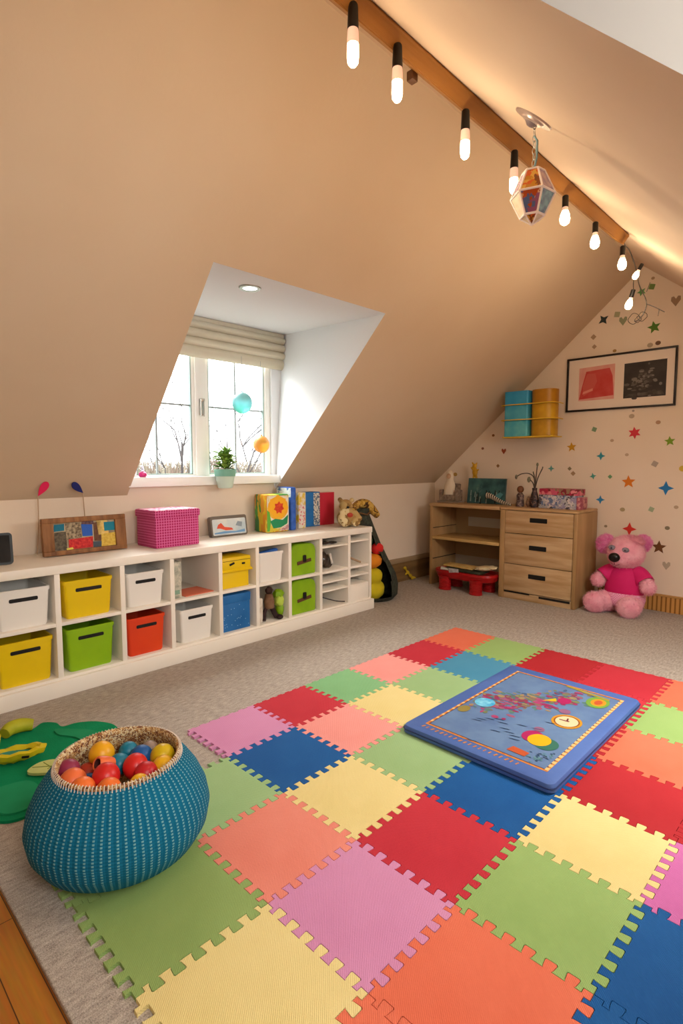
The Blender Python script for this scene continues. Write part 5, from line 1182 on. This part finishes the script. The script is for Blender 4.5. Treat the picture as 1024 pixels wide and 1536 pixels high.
for x, y, z, r, c, lb in balls:
    o = one('ell', (0, 0, 0), (r, r, r*random.uniform(.98, 1.06)), mat('ball_'+c, C_[c], .38, spec=.4), n=26).build('play_ball', loc=(x, y, z+.012)); tag(o, lb, 'ball', 'play balls in the pouf')
b = MB(); b.lathe([(.017, .030), (.022, .032), (.026, .027), (.028, 0), (.025, -.028), (.012, -.036), (0, -.038)], mat('ball_or', C_['or'], .38), 22); b.lathe([(.018, .031), (.017, .014), (0, .008)], mat('cup_inside', '#4a1c18', .7), 18)
Mx = frame_z((.10, -.80, .40)).to_4x4()
o = b.build('toy_barrel'); o.data.transform(Mx); o.location = (-1.905, .745, .338); tag(o, 'hollow salmon toy barrel lying among the balls', 'toy')

# ------------------------------------------------------------------ green felt mat with yellow toys
ctrl = [(-3.10, .60), (-3.13, .72), (-3.10, .84), (-3.14, .91), (-3.09, .96), (-3.02, .97), (-3.01, 1.04), (-2.95, 1.12), (-2.84, 1.17), (-2.72, 1.14), (-2.62, 1.05), (-2.55, .95), (-2.50, .85), (-2.42, .76), (-2.36, .68), (-2.335, .60), (-2.36, .53), (-2.44, .49), (-2.60, .47), (-2.78, .46), (-2.95, .48), (-3.06, .53)]
def loop(pts, n=5):
    pts = [Vector((*p, 0)) for p in pts]; K = len(pts); out = []
    for i in range(K):
        a, b_, c, d = pts[i-1], pts[i], pts[(i+1) % K], pts[(i+2) % K]
        for k in range(n):
            t_ = k/n; v = .5*((2*b_)+(c-a)*t_+(2*a-5*b_+4*c-d)*t_*t_+(3*b_-3*c+d-a)*t_**3); out.append((v.x, v.y))
    return out[::-1]
M_ft = mat('green_felt', '#0f7f52', .95, '#138a5a', 6, bump=.25, bscale=150, spec=.1)
t = thing('felt_mat', 'emerald green felt play mat with wavy outline behind the pouf', 'felt mat', (0, 0, .0005))
b = MB(); lp = loop(ctrl); b.prism(lp, .012, M_ft); part(b, 'felt_base', t)
for pts_ in ([(-3.0, .93), (-2.93, 1.0), (-2.85, 1.06), (-2.74, 1.08), (-2.66, 1.03), (-2.72, .99), (-2.84, .97), (-2.93, .92)], [(-2.60, .52), (-2.42, .53), (-2.37, .60), (-2.42, .67), (-2.52, .70), (-2.60, .66)]):
    b = MB(); b.prism(loop(pts_), .007, mat('green_felt_patch', '#13905e', .95, '#0f8454', 6), Matrix.Translation((0, 0, .0122))); part(b, 'felt_patch', t)
M_yt = mat('yellow_toy', '#c8b00c', .5, '#d8c41c', 8); M_yg = mat('olive_yellow_toy', '#9a9a18', .6, '#b0ae20', 6)
t = thing('toy_boat', 'yellow boat shaped toy with a hollow teal middle on the green felt', 'toy', (-2.80, .70, .013), rotz=.98)
b = MB(); rg = []
for rx, ry, z in ((.06, .025, .0), (.115, .048, .02), (.125, .055, .045), (.10, .038, .05), (.075, .025, .032)): rg.append([b.bm.verts.new((rx*math.cos(2*PI*k/32)+(.0), ry*math.sin(2*PI*k/32), z+(.022*(math.cos(2*PI*k/32)+1)/2)+.004*math.sin(k*1.57))) for k in range(32)])
i = b.mi(M_yt)
for a, c in zip(rg, rg[1:]):
    for j in range(32): b.bm.faces.new((a[j], a[(j+1) % 32], c[(j+1) % 32], c[j])).material_index = i
b.bm.faces.new(rg[0][::-1]); part(b, 'hull', t)
b = MB(); b.poly([(.078*math.cos(2*PI*k/24), .028*math.sin(2*PI*k/24)) for k in range(24)], mat('teal_inside', '#1a8a78', .4), z=.043); part(b, 'inside', t, 'teal hollow')
b = MB(); b.box((-.085, -.047, .035), (.008, .01, .02), M_dark); part(b, 'dark_mark', t)
b = MB(); b.box((.05, -.052, .045), (.03, .008, .008), M_dark); part(b, 'dark_mark', t)
b = MB(); b.tube(bez([(-3.075, .715, .045), (-3.10, .75, .052), (-3.105, .80, .05), (-3.09, .85, .04)]), [.028+.008*math.sin(k/24*PI) for k in range(25)], M_yg, 14)
tag(b.build('foam_roll'), 'olive yellow curved foam roll at the back edge of the green felt', 'toy')
b = MB(); b.tube(bez([(-3.03, .60, .04), (-3.04, .645, .045), (-3.03, .685, .04)]), [.026+.008*math.sin(k/16*PI) for k in range(17)], M_yt, 14)
tag(b.build('foam_roll'), 'bright yellow foam roll at the left edge of the photo', 'toy')
t = thing('felt_leaf', 'pale yellow green felt leaf lying beside the pouf', 'toy', (0, 0, .0195))
b = MB(); b.prism(loop([(-2.655, .70), (-2.685, .755), (-2.67, .81), (-2.62, .845), (-2.56, .83), (-2.545, .79), (-2.58, .74), (-2.62, .70)]), .012, mat('pale_lime_felt', '#b8c070', .9, '#c8cc80', 12)); part(b, 'leaf', t)
b = MB()
for q in ([(-2.66, .72), (-2.60, .80)], [(-2.67, .77), (-2.61, .78)], [(-2.62, .82), (-2.60, .765)]): b.tube([(*q[0], .0125), (*q[1], .0125)], .002, mat('olive_thread', '#7a8a3a', .8), 5)
part(b, 'veins', t)

# ------------------------------------------------------------------ light
W = D.worlds.new('overcast'); bpy.context.scene.world = W; W.use_nodes = True
bg = W.node_tree.nodes['Background']; bg.inputs[0].default_value = (.96, .98, 1, 1); bg.inputs[1].default_value = 5.5
def area(name, loc, rot, sx, sy, p, col):
    l = D.lights.new(name, 'AREA'); l.shape = 'RECTANGLE'; l.size = sx; l.size_y = sy; l.energy = p; l.color = col
    o = D.objects.new(name, l); COL.objects.link(o); o.location = loc; o.rotation_euler = rot; return o
area('daylight_left_window', (-5.0, 2.53, 3.3), (0, math.radians(-48), 0), 1.2, 1.8, 170, (1, .99, .98))
area('added_light_right_window', (XR+.14, .36, 1.78), (0, math.radians(72), 0), .95, 1.0, 42, (1, .98, .95))  # added fill lamp outside the unseen right dormer window
area('added_light_rooflight', (.16, 3.2, 2.02), (0, math.radians(40), 0), .7, .95, 84, (1, .97, .93))  # added fill lamp over the made-up rooflight
for y, e in ((1.0, 5.5), (1.9, 5.5), (3.0, 6), (4.0, 11)):
    l = D.lights.new('string_lamp_light', 'POINT'); l.energy = e; l.color = (1, .79, .54); l.shadow_soft_size = .05
    o = D.objects.new('string_lamp_light', l); COL.objects.link(o); o.location = (-1.34, y, 2.46)
l = D.lights.new('downlight_lamp', 'SPOT'); l.energy = 4; l.spot_size = 1.9; l.spot_blend = .6; l.color = (1, .95, .88); l.shadow_soft_size = .04
o = D.objects.new('downlight_lamp', l); COL.objects.link(o); o.location = (-2.85, 2.105, 2.45)

# ------------------------------------------------------------------ camera
cam = D.cameras.new('camera'); co = D.objects.new('camera', cam); COL.objects.link(co)
cam.sensor_fit = 'VERTICAL'; cam.sensor_height = 36; cam.lens = 36*824.354/1536; cam.clip_start = .02
co.location = (0, 0, 1.4); co.rotation_euler = (PI/2-.0873756, 0, .774653)
sc = bpy.context.scene; sc.camera = co
sc.view_settings.view_transform = 'Standard'; sc.view_settings.look = 'None'; sc.view_settings.exposure = .11
